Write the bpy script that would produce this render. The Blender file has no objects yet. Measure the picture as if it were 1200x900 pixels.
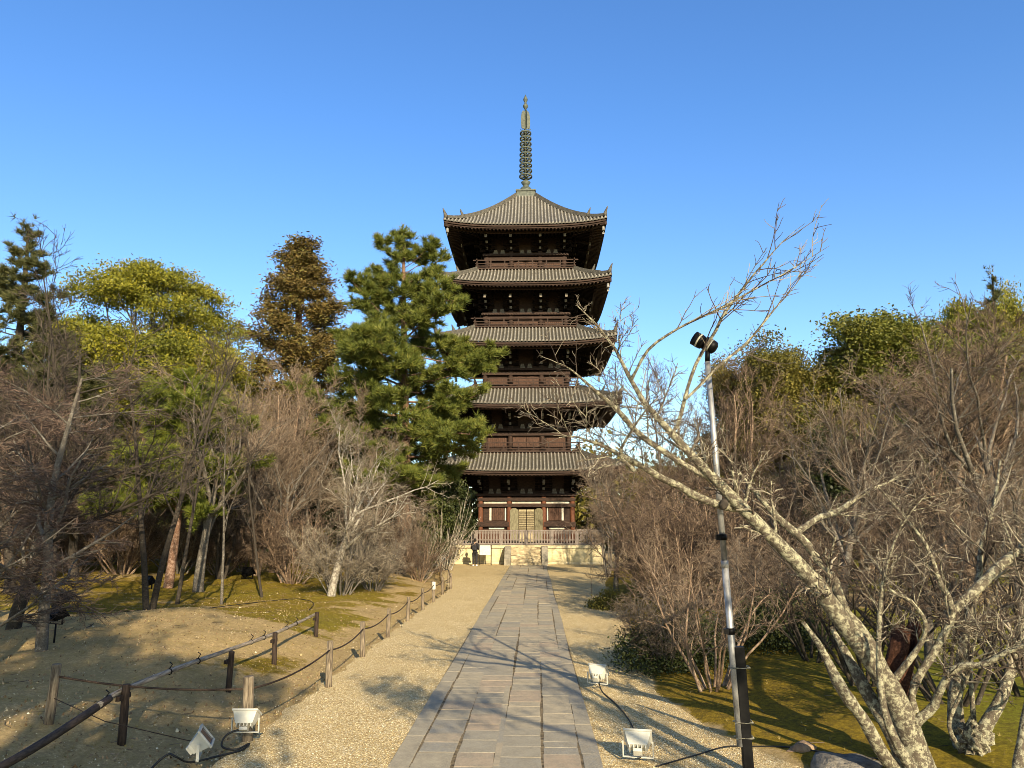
import bpy, math, random
import numpy as np
from mathutils import Vector, Matrix, Euler

random.seed(7)
SC = bpy.context.scene
COL = SC.collection

# ------------------------------------------------------------------ camera
F_PX, PITCH, EYE = 880.0, math.radians(10.56), 2.7
YAW = math.atan(27 * math.cos(PITCH) / F_PX)
cam_data = bpy.data.cameras.new('camera')
cam = bpy.data.objects.new('camera', cam_data)
COL.objects.link(cam)
cam.location = (0, 0, EYE)
cam.rotation_euler = (math.pi / 2 + PITCH, 0, YAW)
cam_data.sensor_width = 36.0
cam_data.lens = 36.0 * F_PX / 1200.0
cam_data.clip_start = 0.1
cam_data.clip_end = 5000
SC.camera = cam
_R = np.array(Euler((math.pi / 2 + PITCH, 0, YAW)).to_matrix())


def at(x, y, Y):
    """world point at forward distance Y seen at photo pixel (x, y) (1200 x 900)"""
    d = _R @ np.array([(x - 600) / F_PX, (450 - y) / F_PX, -1.0])
    return d * (Y / d[1]) + np.array([0, 0, EYE])


def X_at(x, Y):
    return float(at(x, 614, Y)[0])


# ------------------------------------------------------------------ materials
def nodes_of(m):
    m.use_nodes = True
    nt = m.node_tree
    nt.nodes.clear()
    return nt, nt.nodes, nt.links


def new_mat(name, rough=0.75, spec=0.3, metal=0.0):
    m = bpy.data.materials.new(name)
    nt, N, L = nodes_of(m)
    out = N.new('ShaderNodeOutputMaterial')
    b = N.new('ShaderNodeBsdfPrincipled')
    b.inputs['Roughness'].default_value = rough
    b.inputs['Specular IOR Level'].default_value = spec
    b.inputs['Metallic'].default_value = metal
    L.new(b.outputs[0], out.inputs[0])
    return m, N, L, b


def c4(c):
    return (c[0], c[1], c[2], 1.0)


def coord(N, L, scale=(1, 1, 1)):
    tc = N.new('ShaderNodeTexCoord')
    mp = N.new('ShaderNodeMapping')
    mp.inputs['Scale'].default_value = scale
    L.new(tc.outputs['Object'], mp.inputs[0])
    return mp.outputs[0]


def noise(N, L, vec, scale, detail=4, rough=0.6):
    n = N.new('ShaderNodeTexNoise')
    n.inputs['Scale'].default_value = scale
    n.inputs['Detail'].default_value = detail
    n.inputs['Roughness'].default_value = rough
    L.new(vec, n.inputs['Vector'])
    return n.outputs[0]


def ramp(N, L, fac, stops, interp='LINEAR'):
    r = N.new('ShaderNodeValToRGB')
    r.color_ramp.interpolation = interp
    e = r.color_ramp.elements
    while len(e) < len(stops):
        e.new(0.5)
    for i, (p, c) in enumerate(stops):
        e[i].position = p
        e[i].color = c4(c)
    L.new(fac, r.inputs[0])
    return r.outputs[0]


def mix(N, L, fac, a, b, mode='MIX'):
    m = N.new('ShaderNodeMix')
    m.data_type = 'RGBA'
    m.blend_type = mode
    for sock, v in ((m.inputs[0], fac), (m.inputs[6], a), (m.inputs[7], b)):
        if isinstance(v, (int, float)):
            sock.default_value = v
        elif isinstance(v, tuple):
            sock.default_value = c4(v)
        else:
            L.new(v, sock)
    return m.outputs[2]


def bump(N, L, b, height, strength, dist):
    bp = N.new('ShaderNodeBump')
    bp.inputs['Strength'].default_value = strength
    bp.inputs['Distance'].default_value = dist
    L.new(height, bp.inputs['Height'])
    L.new(bp.outputs[0], b.inputs['Normal'])


def noisy(name, c1, c2, scale=4, stretch=(1, 1, 1), rough=0.8, spec=0.25, bmp=0.3, bdist=0.01, metal=0.0, lo=0.35, hi=0.65, detail=5):
    m, N, L, b = new_mat(name, rough, spec, metal)
    v = coord(N, L, stretch)
    n = noise(N, L, v, scale, detail)
    L.new(ramp(N, L, n, [(lo, c1), (hi, c2)]), b.inputs['Base Color'])
    if bmp:
        bump(N, L, b, noise(N, L, v, scale * 3, 4), bmp, bdist)
    return m


def tone_mat(name, stops, rough=0.6, translucent=0.0, spec=0.25, noise_scale=0.0):
    """colour from the per-point 'tone' attribute (leaf to leaf, twig to twig variation)"""
    m, N, L, b = new_mat(name, rough, spec)
    a = N.new('ShaderNodeAttribute')
    a.attribute_name = 'tone'
    f = a.outputs['Fac']
    col = ramp(N, L, f, stops)
    L.new(col, b.inputs['Base Color'])
    if translucent:
        out = [n for n in N if n.type == 'OUTPUT_MATERIAL'][0]
        tr = N.new('ShaderNodeBsdfTranslucent')
        L.new(col, tr.inputs[0])
        mx = N.new('ShaderNodeMixShader')
        mx.inputs[0].default_value = translucent
        L.new(b.outputs[0], mx.inputs[1])
        L.new(tr.outputs[0], mx.inputs[2])
        L.new(mx.outputs[0], out.inputs[0])
    return m


def bark_mat(name, dark, mid, pale, lichen=0.5, scale=1.0):
    m, N, L, b = new_mat(name, 0.9, 0.15)
    v = coord(N, L)
    n1 = noise(N, L, v, 16 * scale, 8, 0.8)
    n2 = noise(N, L, v, 38 * scale, 5, 0.7)
    base = ramp(N, L, n2, [(0.3, dark), (0.7, mid)])
    fac = ramp(N, L, n1, [(0.62 - lichen * 0.3, (0, 0, 0)), (0.70 - lichen * 0.3, (1, 1, 1))])
    vary = ramp(N, L, noise(N, L, v, 70 * scale, 3), [(0.3, tuple(x * 0.6 for x in pale)), (0.7, pale)])
    L.new(mix(N, L, fac, base, vary), b.inputs['Base Color'])
    bump(N, L, b, n2, 0.7, 0.02)
    return m


# ------------------------------------------------------------------ objects
def link(o, parent=None):
    COL.objects.link(o)
    if parent is not None:
        o.parent = parent
    return o


def tag(o, label=None, cat=None, group=None, kind=None):
    if label:
        o['label'] = label
    if cat:
        o['category'] = cat
    if group:
        o['group'] = group
    if kind:
        o['kind'] = kind
    return o


def thing(name, label, cat, loc=(0, 0, 0), rz=0.0, group=None):
    o = bpy.data.objects.new(name, None)
    o.empty_display_size = 0.2
    o.location = loc
    o.rotation_euler = (0, 0, rz)
    link(o)
    return tag(o, label, cat, group)


def mesh_obj(name, me, parent=None, loc=(0, 0, 0), rot=(0, 0, 0), sc=1.0):
    o = bpy.data.objects.new(name, me)
    o.location = loc
    o.rotation_euler = rot
    o.scale = (sc, sc, sc)
    return link(o, parent)


def np_mesh(name, V, faces, mat, smooth=False, tone=None):
    """faces: list of int arrays (n x 3 / n x 4)"""
    me = bpy.data.meshes.new(name)
    V = np.ascontiguousarray(V, dtype=np.float32)
    me.vertices.add(len(V))
    me.vertices.foreach_set('co', V.ravel())
    faces = [np.asarray(f, dtype=np.int32) for f in faces if len(f)]
    nl = sum(f.size for f in faces)
    npoly = sum(len(f) for f in faces)
    me.loops.add(nl)
    me.loops.foreach_set('vertex_index', np.concatenate([f.ravel() for f in faces]))
    me.polygons.add(npoly)
    starts, tot, s = [], [], 0
    for f in faces:
        k = f.shape[1]
        starts.append(s + np.arange(len(f)) * k)
        tot.append(np.full(len(f), k))
        s += f.size
    me.polygons.foreach_set('loop_start', np.concatenate(starts).astype(np.int32))
    me.polygons.foreach_set('loop_total', np.concatenate(tot).astype(np.int32))
    me.polygons.foreach_set('use_smooth', np.full(npoly, bool(smooth)))
    me.update(calc_edges=True)
    if tone is not None:
        a = me.attributes.new('tone', 'FLOAT', 'POINT')
        a.data.foreach_set('value', np.asarray(tone, dtype=np.float32))
    if mat is not None:
        me.materials.append(mat)
    return me


class MB:
    """small mesh builder: boxes, cylinders, lathes, tubes; several materials by index"""

    def __init__(s):
        s.v, s.f, s.m, s.sm = [], [], [], []

    def add(s, vs, fs, mi=0, smooth=False):
        o = len(s.v)
        s.v += [tuple(float(c) for c in p) for p in vs]
        for f in fs:
            s.f.append(tuple(i + o for i in f))
            s.m.append(mi)
            s.sm.append(smooth)

    def box(s, c, d, mi=0, M=None):
        hx, hy, hz = d[0] / 2, d[1] / 2, d[2] / 2
        vs = [Vector((sx * hx, sy * hy, sz * hz)) for sz in (-1, 1) for sx, sy in ((-1, -1), (1, -1), (1, 1), (-1, 1))]
        if M is not None:
            vs = [M @ v for v in vs]
        vs = [v + Vector(c) for v in vs]
        s.add(vs, [(3, 2, 1, 0), (4, 5, 6, 7), (0, 1, 5, 4), (1, 2, 6, 5), (2, 3, 7, 6), (3, 0, 4, 7)], mi)

    def bbox(s, x0, x1, y0, y1, z0, z1, mi=0):
        s.box(((x0 + x1) / 2, (y0 + y1) / 2, (z0 + z1) / 2), (abs(x1 - x0), abs(y1 - y0), abs(z1 - z0)), mi)

    def bar(s, a, b, w, h, mi=0):
        a, b = Vector(a), Vector(b)
        d = b - a
        M = d.to_track_quat('Y', 'Z').to_matrix()
        s.box((a + b) / 2, (w, d.length, h), mi, M)

    def lathe(s, prof, c=(0, 0, 0), n=16, mi=0, M=None, smooth=True, caps=True):
        """prof: list of (radius, z)"""
        vs = []
        for r, z in prof:
            for k in range(n):
                a = 2 * math.pi * k / n
                p = Vector((r * math.cos(a), r * math.sin(a), z))
                if M is not None:
                    p = M @ p
                vs.append(p + Vector(c))
        fs = []
        for i in range(len(prof) - 1):
            for k in range(n):
                a, b = i * n + k, i * n + (k + 1) % n
                fs.append((a, b, b + n, a + n))
        s.add(vs, fs, mi, smooth)
        if caps:
            o = len(s.v) - len(vs)
            for ring, rev in ((0, True), (len(prof) - 1, False)):
                idx = [o + ring * n + k for k in range(n)]
                s.f.append(tuple(reversed(idx)) if rev else tuple(idx))
                s.m.append(mi)
                s.sm.append(False)

    def cyl(s, a, b, r0, r1=None, n=12, mi=0):
        a, b = Vector(a), Vector(b)
        d = b - a
        M = d.to_track_quat('Z', 'Y').to_matrix()
        s.lathe([(r0, 0), (r0 if r1 is None else r1, d.length)], a, n, mi, M)

    def tube(s, pts, r, n=6, mi=0):
        P = np.array(pts, float)[None]
        R = np.full((1, len(pts)), r) if np.isscalar(r) else np.array(r, float)[None]
        V, Fq, _ = tubes(P, R, n)
        s.add(V, [tuple(q) for q in Fq], mi, True)
        o = len(s.v) - len(V)
        s.f.append(tuple(o + k for k in reversed(range(n))))
        s.f.append(tuple(o + len(V) - n + k for k in range(n)))
        s.m += [mi, mi]
        s.sm += [False, False]

    def rot4(s):
        """repeat what is built so far on the three other sides"""
        v0, f0, m0, s0 = list(s.v), list(s.f), list(s.m), list(s.sm)
        for k in (1, 2, 3):
            ca, sa = [(0, 1), (-1, 0), (0, -1)][k - 1]
            o = len(s.v)
            s.v += [(x * ca - y * sa, x * sa + y * ca, z) for x, y, z in v0]
            s.f += [tuple(i + o for i in f) for f in f0]
            s.m += m0
            s.sm += s0

    def mesh(s, name, mats):
        me = bpy.data.meshes.new(name)
        me.from_pydata(s.v, [], s.f)
        for m in (mats if isinstance(mats, (list, tuple)) else [mats]):
            me.materials.append(m)
        me.polygons.foreach_set('material_index', s.m)
        me.polygons.foreach_set('use_smooth', s.sm)
        me.update()
        return me

    def obj(s, name, mats, parent=None, **k):
        bev = k.pop('bevel', 0)
        o = mesh_obj(name, s.mesh(name, mats), parent, **k)
        if bev:
            b = o.modifiers.new('bevel', 'BEVEL')
            b.width = bev
            b.segments = 2
            b.limit_method = 'ANGLE'
        return o


# ------------------------------------------------------------------ tubes, branches, leaves (numpy)
def nrm(a):
    return a / np.maximum(np.linalg.norm(a, axis=-1, keepdims=True), 1e-9)


def tubes(P, R, s):
    B, K, _ = P.shape
    T = nrm(np.gradient(P, axis=1))
    mean = nrm(P[:, -1] - P[:, 0])
    ref = np.zeros((B, 3))
    ref[np.arange(B), np.argmin(np.abs(mean), axis=1)] = 1
    U = nrm(np.cross(T, ref[:, None, :]))
    W = np.cross(T, U)
    a = np.arange(s) * 2 * np.pi / s
    V = P[:, :, None] + R[:, :, None, None] * (U[:, :, None] * np.cos(a)[:, None] + W[:, :, None] * np.sin(a)[:, None])
    V = V.reshape(-1, 3)
    b, k, j = np.meshgrid(np.arange(B), np.arange(K - 1), np.arange(s), indexing='ij')
    i0 = (b * K + k) * s
    Fq = np.stack([i0 + j, i0 + (j + 1) % s, i0 + s + (j + 1) % s, i0 + s + j], -1).reshape(-1, 4)
    bid = np.repeat(np.arange(B), K * s)
    return V, Fq, bid


def resample(pts, rad, K):
    pts, rad = np.array(pts, float), np.array(rad, float)
    n = len(pts)
    if n > 2:                                   # Catmull-Rom through the points
        P = np.vstack([2 * pts[0] - pts[1], pts, 2 * pts[-1] - pts[-2]])
        out, ro = [], []
        for i in range(n - 1):
            p0, p1, p2, p3 = P[i:i + 4]
            for u in np.linspace(0, 1, 8, endpoint=False):
                out.append(0.5 * (2 * p1 + (p2 - p0) * u + (2 * p0 - 5 * p1 + 4 * p2 - p3) * u * u + (3 * p1 - p0 - 3 * p2 + p3) * u ** 3))
                ro.append(rad[i] + (rad[i + 1] - rad[i]) * u)
        pts, rad = np.vstack([out, pts[-1:]]), np.append(ro, rad[-1])
    d = np.concatenate([[0], np.cumsum(np.linalg.norm(np.diff(pts, axis=0), axis=1))])
    t = np.linspace(0, d[-1], K)
    return np.stack([np.interp(t, d, pts[:, c]) for c in range(3)], 1), np.interp(t, d, rad)


def grow(rng, P, R, n, t0=0.3, t1=1.0, ang=45, angv=12, length=1.0, rel=True, taper=0.4, seg=4, noise=0.18, up=0.0, trop=0.0,
         flat=1.0, rr=0.6, rmin=0.003, tip=0.35, lp=1.0, even=False):
    """children of the branches P (B,K,3) / R (B,K): returns their points and radii"""
    B, K, _ = P.shape
    L = np.linalg.norm(np.diff(P, axis=1), axis=2).sum(1)
    cnt = n * (L / L.mean()) ** lp
    cnt = np.floor(cnt + rng.random(B)).astype(int)
    idx = np.repeat(np.arange(B), cnt)
    M = len(idx)
    if even:
        t = np.concatenate([(np.arange(c) + rng.random(c)) / max(c, 1) for c in cnt]) if M else np.zeros(0)
    else:
        t = rng.random(M)
    t = t0 + (t1 - t0) * t
    f = t * (K - 1)
    i = np.minimum(f.astype(int), K - 2)
    w = (f - i)[:, None]
    pos = P[idx, i] * (1 - w) + P[idx, i + 1] * w
    tan = nrm(P[idx, i + 1] - P[idx, i])
    r = R[idx, i] * (1 - w[:, 0]) + R[idx, i + 1] * w[:, 0]
    q = nrm(np.cross(tan, nrm(rng.normal(size=(M, 3)))))
    a = np.radians(ang + angv * rng.normal(size=M))[:, None]
    d = tan * np.cos(a) + q * np.sin(a)
    d[:, 2] = d[:, 2] * flat + up
    d = nrm(d)
    ln = length * (L[idx] if rel else 1.0) * (1 - taper * t) * rng.uniform(0.55, 1.25, M)
    if seg <= 4:
        noise *= 1.4                            # fine twigs kink more than limbs
    pts = [pos]
    for _ in range(seg):
        pts.append(pts[-1] + d * (ln / seg)[:, None])
        d = d + noise * rng.normal(size=(M, 3))
        d[:, 2] += trop
        d = nrm(d)
    r0 = np.maximum(np.minimum(r * rr, r * 0.9), rmin)
    return np.stack(pts, 1), r0[:, None] * np.linspace(1, tip, seg + 1)[None]


def join_tubes(parts, rng):
    """parts: list of (P, R, sides) -> V, faces, tone"""
    Vs, Fs, Ts, o = [], [], [], 0
    for P, R, s in parts:
        if not len(P):
            continue
        V, Fq, bid = tubes(P, R, s)
        Vs.append(V)
        Fs.append(Fq + o)
        Ts.append(rng.random(len(P))[bid])
        o += len(V)
    return np.vstack(Vs), [np.vstack(Fs)], np.concatenate(Ts)


def leaf_quads(rng, C, per, spread, size, tone_c=None, flat=1.0, aspect=0.55, normal_up=0.0):
    """per leaves round each centre C (N,3): rhombus leaves"""
    N = len(C)
    idx = np.repeat(np.arange(N), per)
    M = len(idx)
    off = rng.normal(size=(M, 3)) * spread
    off[:, 2] *= flat
    c = C[idx] + off
    d = nrm(rng.normal(size=(M, 3)))
    nn = rng.normal(size=(M, 3))
    nn[:, 2] += normal_up
    b = nrm(np.cross(d, nrm(nn)))
    sz = size * rng.uniform(0.6, 1.3, M)[:, None]
    V = np.stack([c - d * sz, c + b * sz * aspect, c + d * sz, c - b * sz * aspect], 1).reshape(-1, 3)
    Fq = np.arange(M * 4).reshape(-1, 4)
    tc = rng.random(N) if tone_c is None else tone_c
    tone = np.clip(0.65 * tc[idx] + 0.35 * rng.random(M), 0, 1)
    return V, Fq, np.repeat(tone, 4)


def needle_tufts(rng, C, D, per, length, width, spread=0.65):
    """fans of needles: thin triangles from C along D"""
    N = len(C)
    idx = np.repeat(np.arange(N), per)
    M = len(idx)
    d = nrm(D[idx] + spread * rng.normal(size=(M, 3)))
    b = nrm(np.cross(d, rng.normal(size=(M, 3)))) * (width / 2)
    ln = length * rng.uniform(0.7, 1.2, M)[:, None]
    c = C[idx] - D[idx] * length * 0.25 * rng.random((M, 1))
    V = np.stack([c - b, c + b, c + d * ln], 1).reshape(-1, 3)
    tone = np.clip(0.6 * rng.random(N)[idx] + 0.4 * rng.random(M), 0, 1)
    return V, np.arange(M * 3).reshape(-1, 3), np.repeat(tone, 3)
# ------------------------------------------------------------------ world, sun, colour management
SUN_EL, SUN_AZ = math.radians(22.5), math.atan2(0.31, -0.95)     # azimuth measured from +Y towards +X
w = bpy.data.worlds.new('World')
SC.world = w
w.use_nodes = True
nt = w.node_tree
bg = nt.nodes['Background']
sky = nt.nodes.new('ShaderNodeTexSky')
sky.sky_type = 'NISHITA'
sky.sun_disc = False
sky.sun_elevation = SUN_EL
sky.sun_rotation = SUN_AZ
sky.altitude = 60
sky.air_density = 1.0
sky.dust_density = 0.35
sky.ozone_density = 2.2
hsv = nt.nodes.new('ShaderNodeHueSaturation')
hsv.inputs['Saturation'].default_value = 1.13
hsv.inputs['Hue'].default_value = 0.511
nt.links.new(sky.outputs[0], hsv.inputs['Color'])
tint = nt.nodes.new('ShaderNodeMix')
tint.data_type = 'RGBA'
tint.blend_type = 'MULTIPLY'
tint.inputs[0].default_value = 1.0
# deeper blue opposite the low sun, whiter and warmer round it
wtc = nt.nodes.new('ShaderNodeTexCoord')
dot = nt.nodes.new('ShaderNodeVectorMath')
dot.operation = 'DOT_PRODUCT'
dot.inputs[1].default_value = (math.sin(SUN_AZ), math.cos(SUN_AZ), 0)
nt.links.new(wtc.outputs['Generated'], dot.inputs[0])
tr_ = nt.nodes.new('ShaderNodeValToRGB')
tr_.color_ramp.elements[0].position = 0.35
tr_.color_ramp.elements[0].color = (0.67, 0.93, 1.03, 1)
tr_.color_ramp.elements[1].position = 0.62
tr_.color_ramp.elements[1].color = (1.25, 0.98, 0.66, 1)
mr = nt.nodes.new('ShaderNodeMath')
mr.operation = 'MULTIPLY_ADD'
mr.inputs[1].default_value = 0.5
mr.inputs[2].default_value = 0.5
nt.links.new(dot.outputs['Value'], mr.inputs[0])
nt.links.new(mr.outputs[0], tr_.inputs[0])
sepz = nt.nodes.new('ShaderNodeSeparateXYZ')
nt.links.new(wtc.outputs['Generated'], sepz.inputs[0])
zr_ = nt.nodes.new('ShaderNodeMapRange')
zr_.inputs['From Min'].default_value = 0.10
zr_.inputs['From Max'].default_value = 0.50
nt.links.new(sepz.outputs['Z'], zr_.inputs['Value'])
hz = nt.nodes.new('ShaderNodeMix')
hz.data_type = 'RGBA'
hz.inputs[6].default_value = (0.86, 0.94, 0.93, 1)
nt.links.new(zr_.outputs[0], hz.inputs[0])
nt.links.new(tr_.outputs[0], hz.inputs[7])
nt.links.new(hz.outputs[2], tint.inputs[7])
nt.links.new(hsv.outputs[0], tint.inputs[6])
nt.links.new(tint.outputs[2], bg.inputs[0])
bg.inputs[1].default_value = 0.14
sl = bpy.data.lights.new('sun', 'SUN')
sl.energy = 4.9
sl.angle = math.radians(0.5)
sl.color = (1.0, 0.83, 0.57)
so = bpy.data.objects.new('sun', sl)
link(so)
to_sun = Vector((math.sin(SUN_AZ) * math.cos(SUN_EL), math.cos(SUN_AZ) * math.cos(SUN_EL), math.sin(SUN_EL)))
so.location = to_sun * 60
so.rotation_euler = (-to_sun).to_track_quat('-Z', 'Y').to_euler()
SC.view_settings.view_transform = 'Standard'
SC.view_settings.look = 'None'
SC.view_settings.exposure = 0.9
SC.view_settings.gamma = 1.0
SC.cycles.max_bounces = 5
SC.cycles.diffuse_bounces = 3
SC.cycles.glossy_bounces = 2
SC.cycles.transmission_bounces = 2
SC.cycles.filter_width = 0.9

# ------------------------------------------------------------------ ground
_nr = np.random.default_rng(11)
_wv = [(_nr.normal(size=2) * f, _nr.random() * 6.28, a) for f, a in ((0.35, 0.5), (0.5, 0.4), (0.8, 0.35), (1.3, 0.28), (1.9, 0.2), (2.9, 0.15), (4.2, 0.1))]


def lump(x, y):
    return sum(a * np.sin(k[0] * x + k[1] * y + p) for k, p, a in _wv)


def edge_left(y):
    return np.interp(y, [-20, 5, 33, 36, 44, 50, 56, 66, 80], [-3.65, -3.65, -3.62, -4.2, -5.4, -6.4, -8.5, -9.0, -9.0])


def edge_right(y):
    return np.interp(y, [-20, 7, 8, 9, 10.6, 13, 18, 28, 36, 44, 50, 56, 66, 80], [4.2, 3.6, 3.25, 2.95, 2.25, 1.85, 2.25, 2.5, 3.1, 4.0, 5.0, 7, 8.5, 8.5])


def sst(a, b, x):
    t = np.clip((x - a) / (b - a), 0, 1)
    return t * t * (3 - 2 * t)


def gz(x, y):
    """height of the soil sheet"""
    x, y = np.asarray(x, float), np.asarray(y, float)
    dl = edge_left(y) - x
    dr = x - edge_right(y)
    ln = lump(x, y)
    far = 1 - sst(45, 90, np.hypot(x, y))
    left = -0.22 + 0.38 * sst(0.35, 3.0, dl) + 0.085 * ln * sst(0.2, 1.5, dl) + 0.5 * sst(5, 16, dl)
    left += 0.42 * np.exp(-(((x + 8.6) / 3.2) ** 2 + ((y - 16.5) / 3.6) ** 2))
    left += 0.22 * np.exp(-((x + 9.2) ** 2 + (y - 19.5) ** 2) / 3.0)
    right = -0.05 + 0.14 * sst(-0.15, 0.5, dr) + 0.16 * sst(0.4, 3.0, dr) + 0.04 * ln * sst(0.1, 1.0, dr) + 0.5 * sst(6, 20, dr)
    z = np.where(dl > 0, left, np.where(dr > -0.4, right, -0.12))
    z = z * np.where((dl > 0) | (dr > 0), 0.25 + 0.75 * far, 1)
    return z


def gz1(x, y):
    return float(gz(x, y)) if (x < edge_left(y) or x > edge_right(y) + 0.1) else 0.0


def axis(dense, lo, hi, far):
    a = np.arange(dense[0], dense[1] + 1e-6, dense[2])
    out_hi, s, v = [], dense[2], dense[1]
    while v < far:
        s *= 1.18
        v += s
        out_hi.append(v)
    out_lo, s, v = [], dense[2], dense[0]
    while v > lo:
        s *= 1.22
        v -= s
        out_lo.append(v)
    return np.concatenate([out_lo[::-1], a, out_hi])


gx = axis((-17, 15, 0.16), -1500, 0, 1500)
gy = axis((5, 56, 0.22), -500, 0, 2500)
XX, YY = np.meshgrid(gx, gy)
ZZ = gz(XX, YY)
nx, ny = len(gx), len(gy)
ii, jj = np.meshgrid(np.arange(ny - 1), np.arange(nx - 1), indexing='ij')
q0 = (ii * nx + jj)
GF = np.stack([q0, q0 + 1, q0 + nx + 1, q0 + nx], -1).reshape(-1, 4)
dl, dr = edge_left(YY) - XX, XX - edge_right(YY)
ln = lump(XX * 1.7 + 3, YY * 1.7)
mossL = sst(18.0, 21.5, YY + 1.2 * ln - 0.25 * np.clip(-8 - XX, -4, 6)) * (0.78 + 0.25 * ln) * sst(1.2, 3.4, dl + 0.9 * ln)
mossL = np.maximum(mossL, 0.66 * sst(0.0, 0.8, lump(XX * 0.9 + 7, YY * 0.8 - 4)) * sst(0.5, 1.5, dl))
mossL = np.maximum(mossL, 0.75 * sst(7.0, 9.0, -XX + 0.7 * ln) * sst(13.5, 11.5, YY + 0.7 * ln))
mossR = sst(0.0, 0.5, dr + 0.12 * ln) * (1.0 - 0.9 * sst(0.3, 0.7, 0.5 + 0.5 * np.sin(YY * 0.55 + 0.3 * ln)) * sst(17, 22, YY) * sst(4, 7, XX))
moss = np.clip(np.where(XX < 0, mossL, mossR), 0, 1)
bright = np.clip(np.where(XX > 0, sst(3.6, 6.5, XX + 0.3 * ln), 0.15 + 0.2 * ln), 0, 1)

gm, N, L, b = new_mat('soil_and_moss', 0.95, 0.1)
v = coord(N, L)
am = N.new('ShaderNodeAttribute'); am.attribute_name = 'moss'
ab = N.new('ShaderNodeAttribute'); ab.attribute_name = 'bright'
n_f = noise(N, L, v, 22, 6, 0.75)
n_m = noise(N, L, v, 3.2, 6, 0.7)
n_g = noise(N, L, v, 90, 3, 0.6)
soil = ramp(N, L, n_f, [(0.25, (0.24, 0.162, 0.07)), (0.5, (0.49, 0.355, 0.165)), (0.72, (0.74, 0.57, 0.31))])
soil = mix(N, L, ramp(N, L, n_m, [(0.42, (0, 0, 0)), (0.62, (0.7, 0.7, 0.7))]), soil, (0.38, 0.285, 0.11))
n_p = noise(N, L, v, 7.5, 8, 0.8)
soil = mix(N, L, ramp(N, L, n_p, [(0.50, (0, 0, 0)), (0.60, (0.8, 0.8, 0.8))]), soil, (0.36, 0.26, 0.125))
specks = ramp(N, L, n_g, [(0.60, (0, 0, 0)), (0.68, (1, 1, 1))])
soil = mix(N, L, specks, soil, (0.55, 0.45, 0.28))
ms1 = ramp(N, L, n_f, [(0.3, (0.12, 0.083, 0.012)), (0.55, (0.32, 0.22, 0.024)), (0.75, (0.50, 0.36, 0.055))])
ms2 = ramp(N, L, n_f, [(0.3, (0.10, 0.11, 0.012)), (0.55, (0.26, 0.26, 0.026)), (0.75, (0.42, 0.40, 0.06))])
ms = mix(N, L, ab.outputs['Fac'], ms1, ms2)
ms = mix(N, L, ramp(N, L, n_p, [(0.46, (0, 0, 0)), (0.60, (0.75, 0.75, 0.75))]), ms, (0.105, 0.078, 0.022))
ma = N.new('ShaderNodeMath'); ma.operation = 'ADD'
L.new(am.outputs['Fac'], ma.inputs[0])
mb_ = N.new('ShaderNodeMath'); mb_.operation = 'MULTIPLY_ADD'
L.new(n_m, mb_.inputs[0]); mb_.inputs[1].default_value = 1.1; mb_.inputs[2].default_value = -0.55
L.new(mb_.outputs[0], ma.inputs[1])
fac = ramp(N, L, ma.outputs[0], [(0.38, (0, 0, 0)), (0.62, (1, 1, 1))])
L.new(mix(N, L, fac, soil, ms), b.inputs['Base Color'])
bh = N.new('ShaderNodeMath'); bh.operation = 'ADD'
L.new(n_f, bh.inputs[0]); L.new(n_g, bh.inputs[1])
bump(N, L, b, bh.outputs[0], 0.8, 0.05)

me = np_mesh('ground', np.stack([XX, YY, ZZ], -1).reshape(-1, 3), [GF], gm, smooth=True)
for nm, arr in (('moss', moss), ('bright', bright)):
    a = me.attributes.new(nm, 'FLOAT', 'POINT')
    a.data.foreach_set('value', arr.ravel().astype(np.float32))
tag(mesh_obj('ground', me), 'sandy soil and olive moss ground on both sides of the gravel', kind='structure')

# gravel court: level sheet with a low ledge on its left side
grm, N, L, b = new_mat('gravel', 0.9, 0.2)
v = coord(N, L)
vo = N.new('ShaderNodeTexVoronoi')
vo.inputs['Scale'].default_value = 62
vo.inputs['Randomness'].default_value = 1.0
L.new(v, vo.inputs['Vector'])
sep = N.new('ShaderNodeSeparateColor')
L.new(vo.outputs['Color'], sep.inputs[0])
peb = ramp(N, L, sep.outputs[0], [(0.0, (0.38, 0.27, 0.12)), (0.35, (0.62, 0.48, 0.24)), (0.7, (0.76, 0.62, 0.33)), (1.0, (0.90, 0.82, 0.58))])
gap = ramp(N, L, vo.outputs['Distance'], [(0.35, (1, 1, 1)), (0.8, (0.62, 0.56, 0.46))])
patch = ramp(N, L, noise(N, L, v, 0.9, 6, 0.7), [(0.3, (0.86, 0.83, 0.78)), (0.7, (1.0, 1.0, 1.0))])
L.new(mix(N, L, 1.0, mix(N, L, 1.0, peb, gap, 'MULTIPLY'), patch, 'MULTIPLY'), b.inputs['Base Color'])
inv = N.new('ShaderNodeMath'); inv.operation = 'SUBTRACT'; inv.inputs[0].default_value = 1.0
L.new(vo.outputs['Distance'], inv.inputs[1])
bump(N, L, b, inv.outputs[0], 0.8, 0.014)
ys = np.concatenate([np.arange(-12, 60, 0.2), np.arange(60, 80, 1.0)])
us = np.linspace(0, 1, 60)
rows = []
for y in ys:
    xl = edge_left(y) + 0.05 * math.sin(y * 3.1) + 0.04 * math.sin(y * 7.3 + 1)
    xr = edge_right(y) + 0.7
    x = xl + (xr - xl) * us
    z = 0.012 * np.sin(x * 2.1 + y * 1.3) * np.sin(y * 0.9 - x) * 0.6
    rows.append(np.concatenate([[[xl - 0.03, y, -0.3]], np.stack([x, np.full_like(x, y), z], 1)]))
GV = np.array(rows)
ny, nx = GV.shape[:2]
ii, jj = np.meshgrid(np.arange(ny - 1), np.arange(nx - 1), indexing='ij')
q0 = ii * nx + jj
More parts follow.
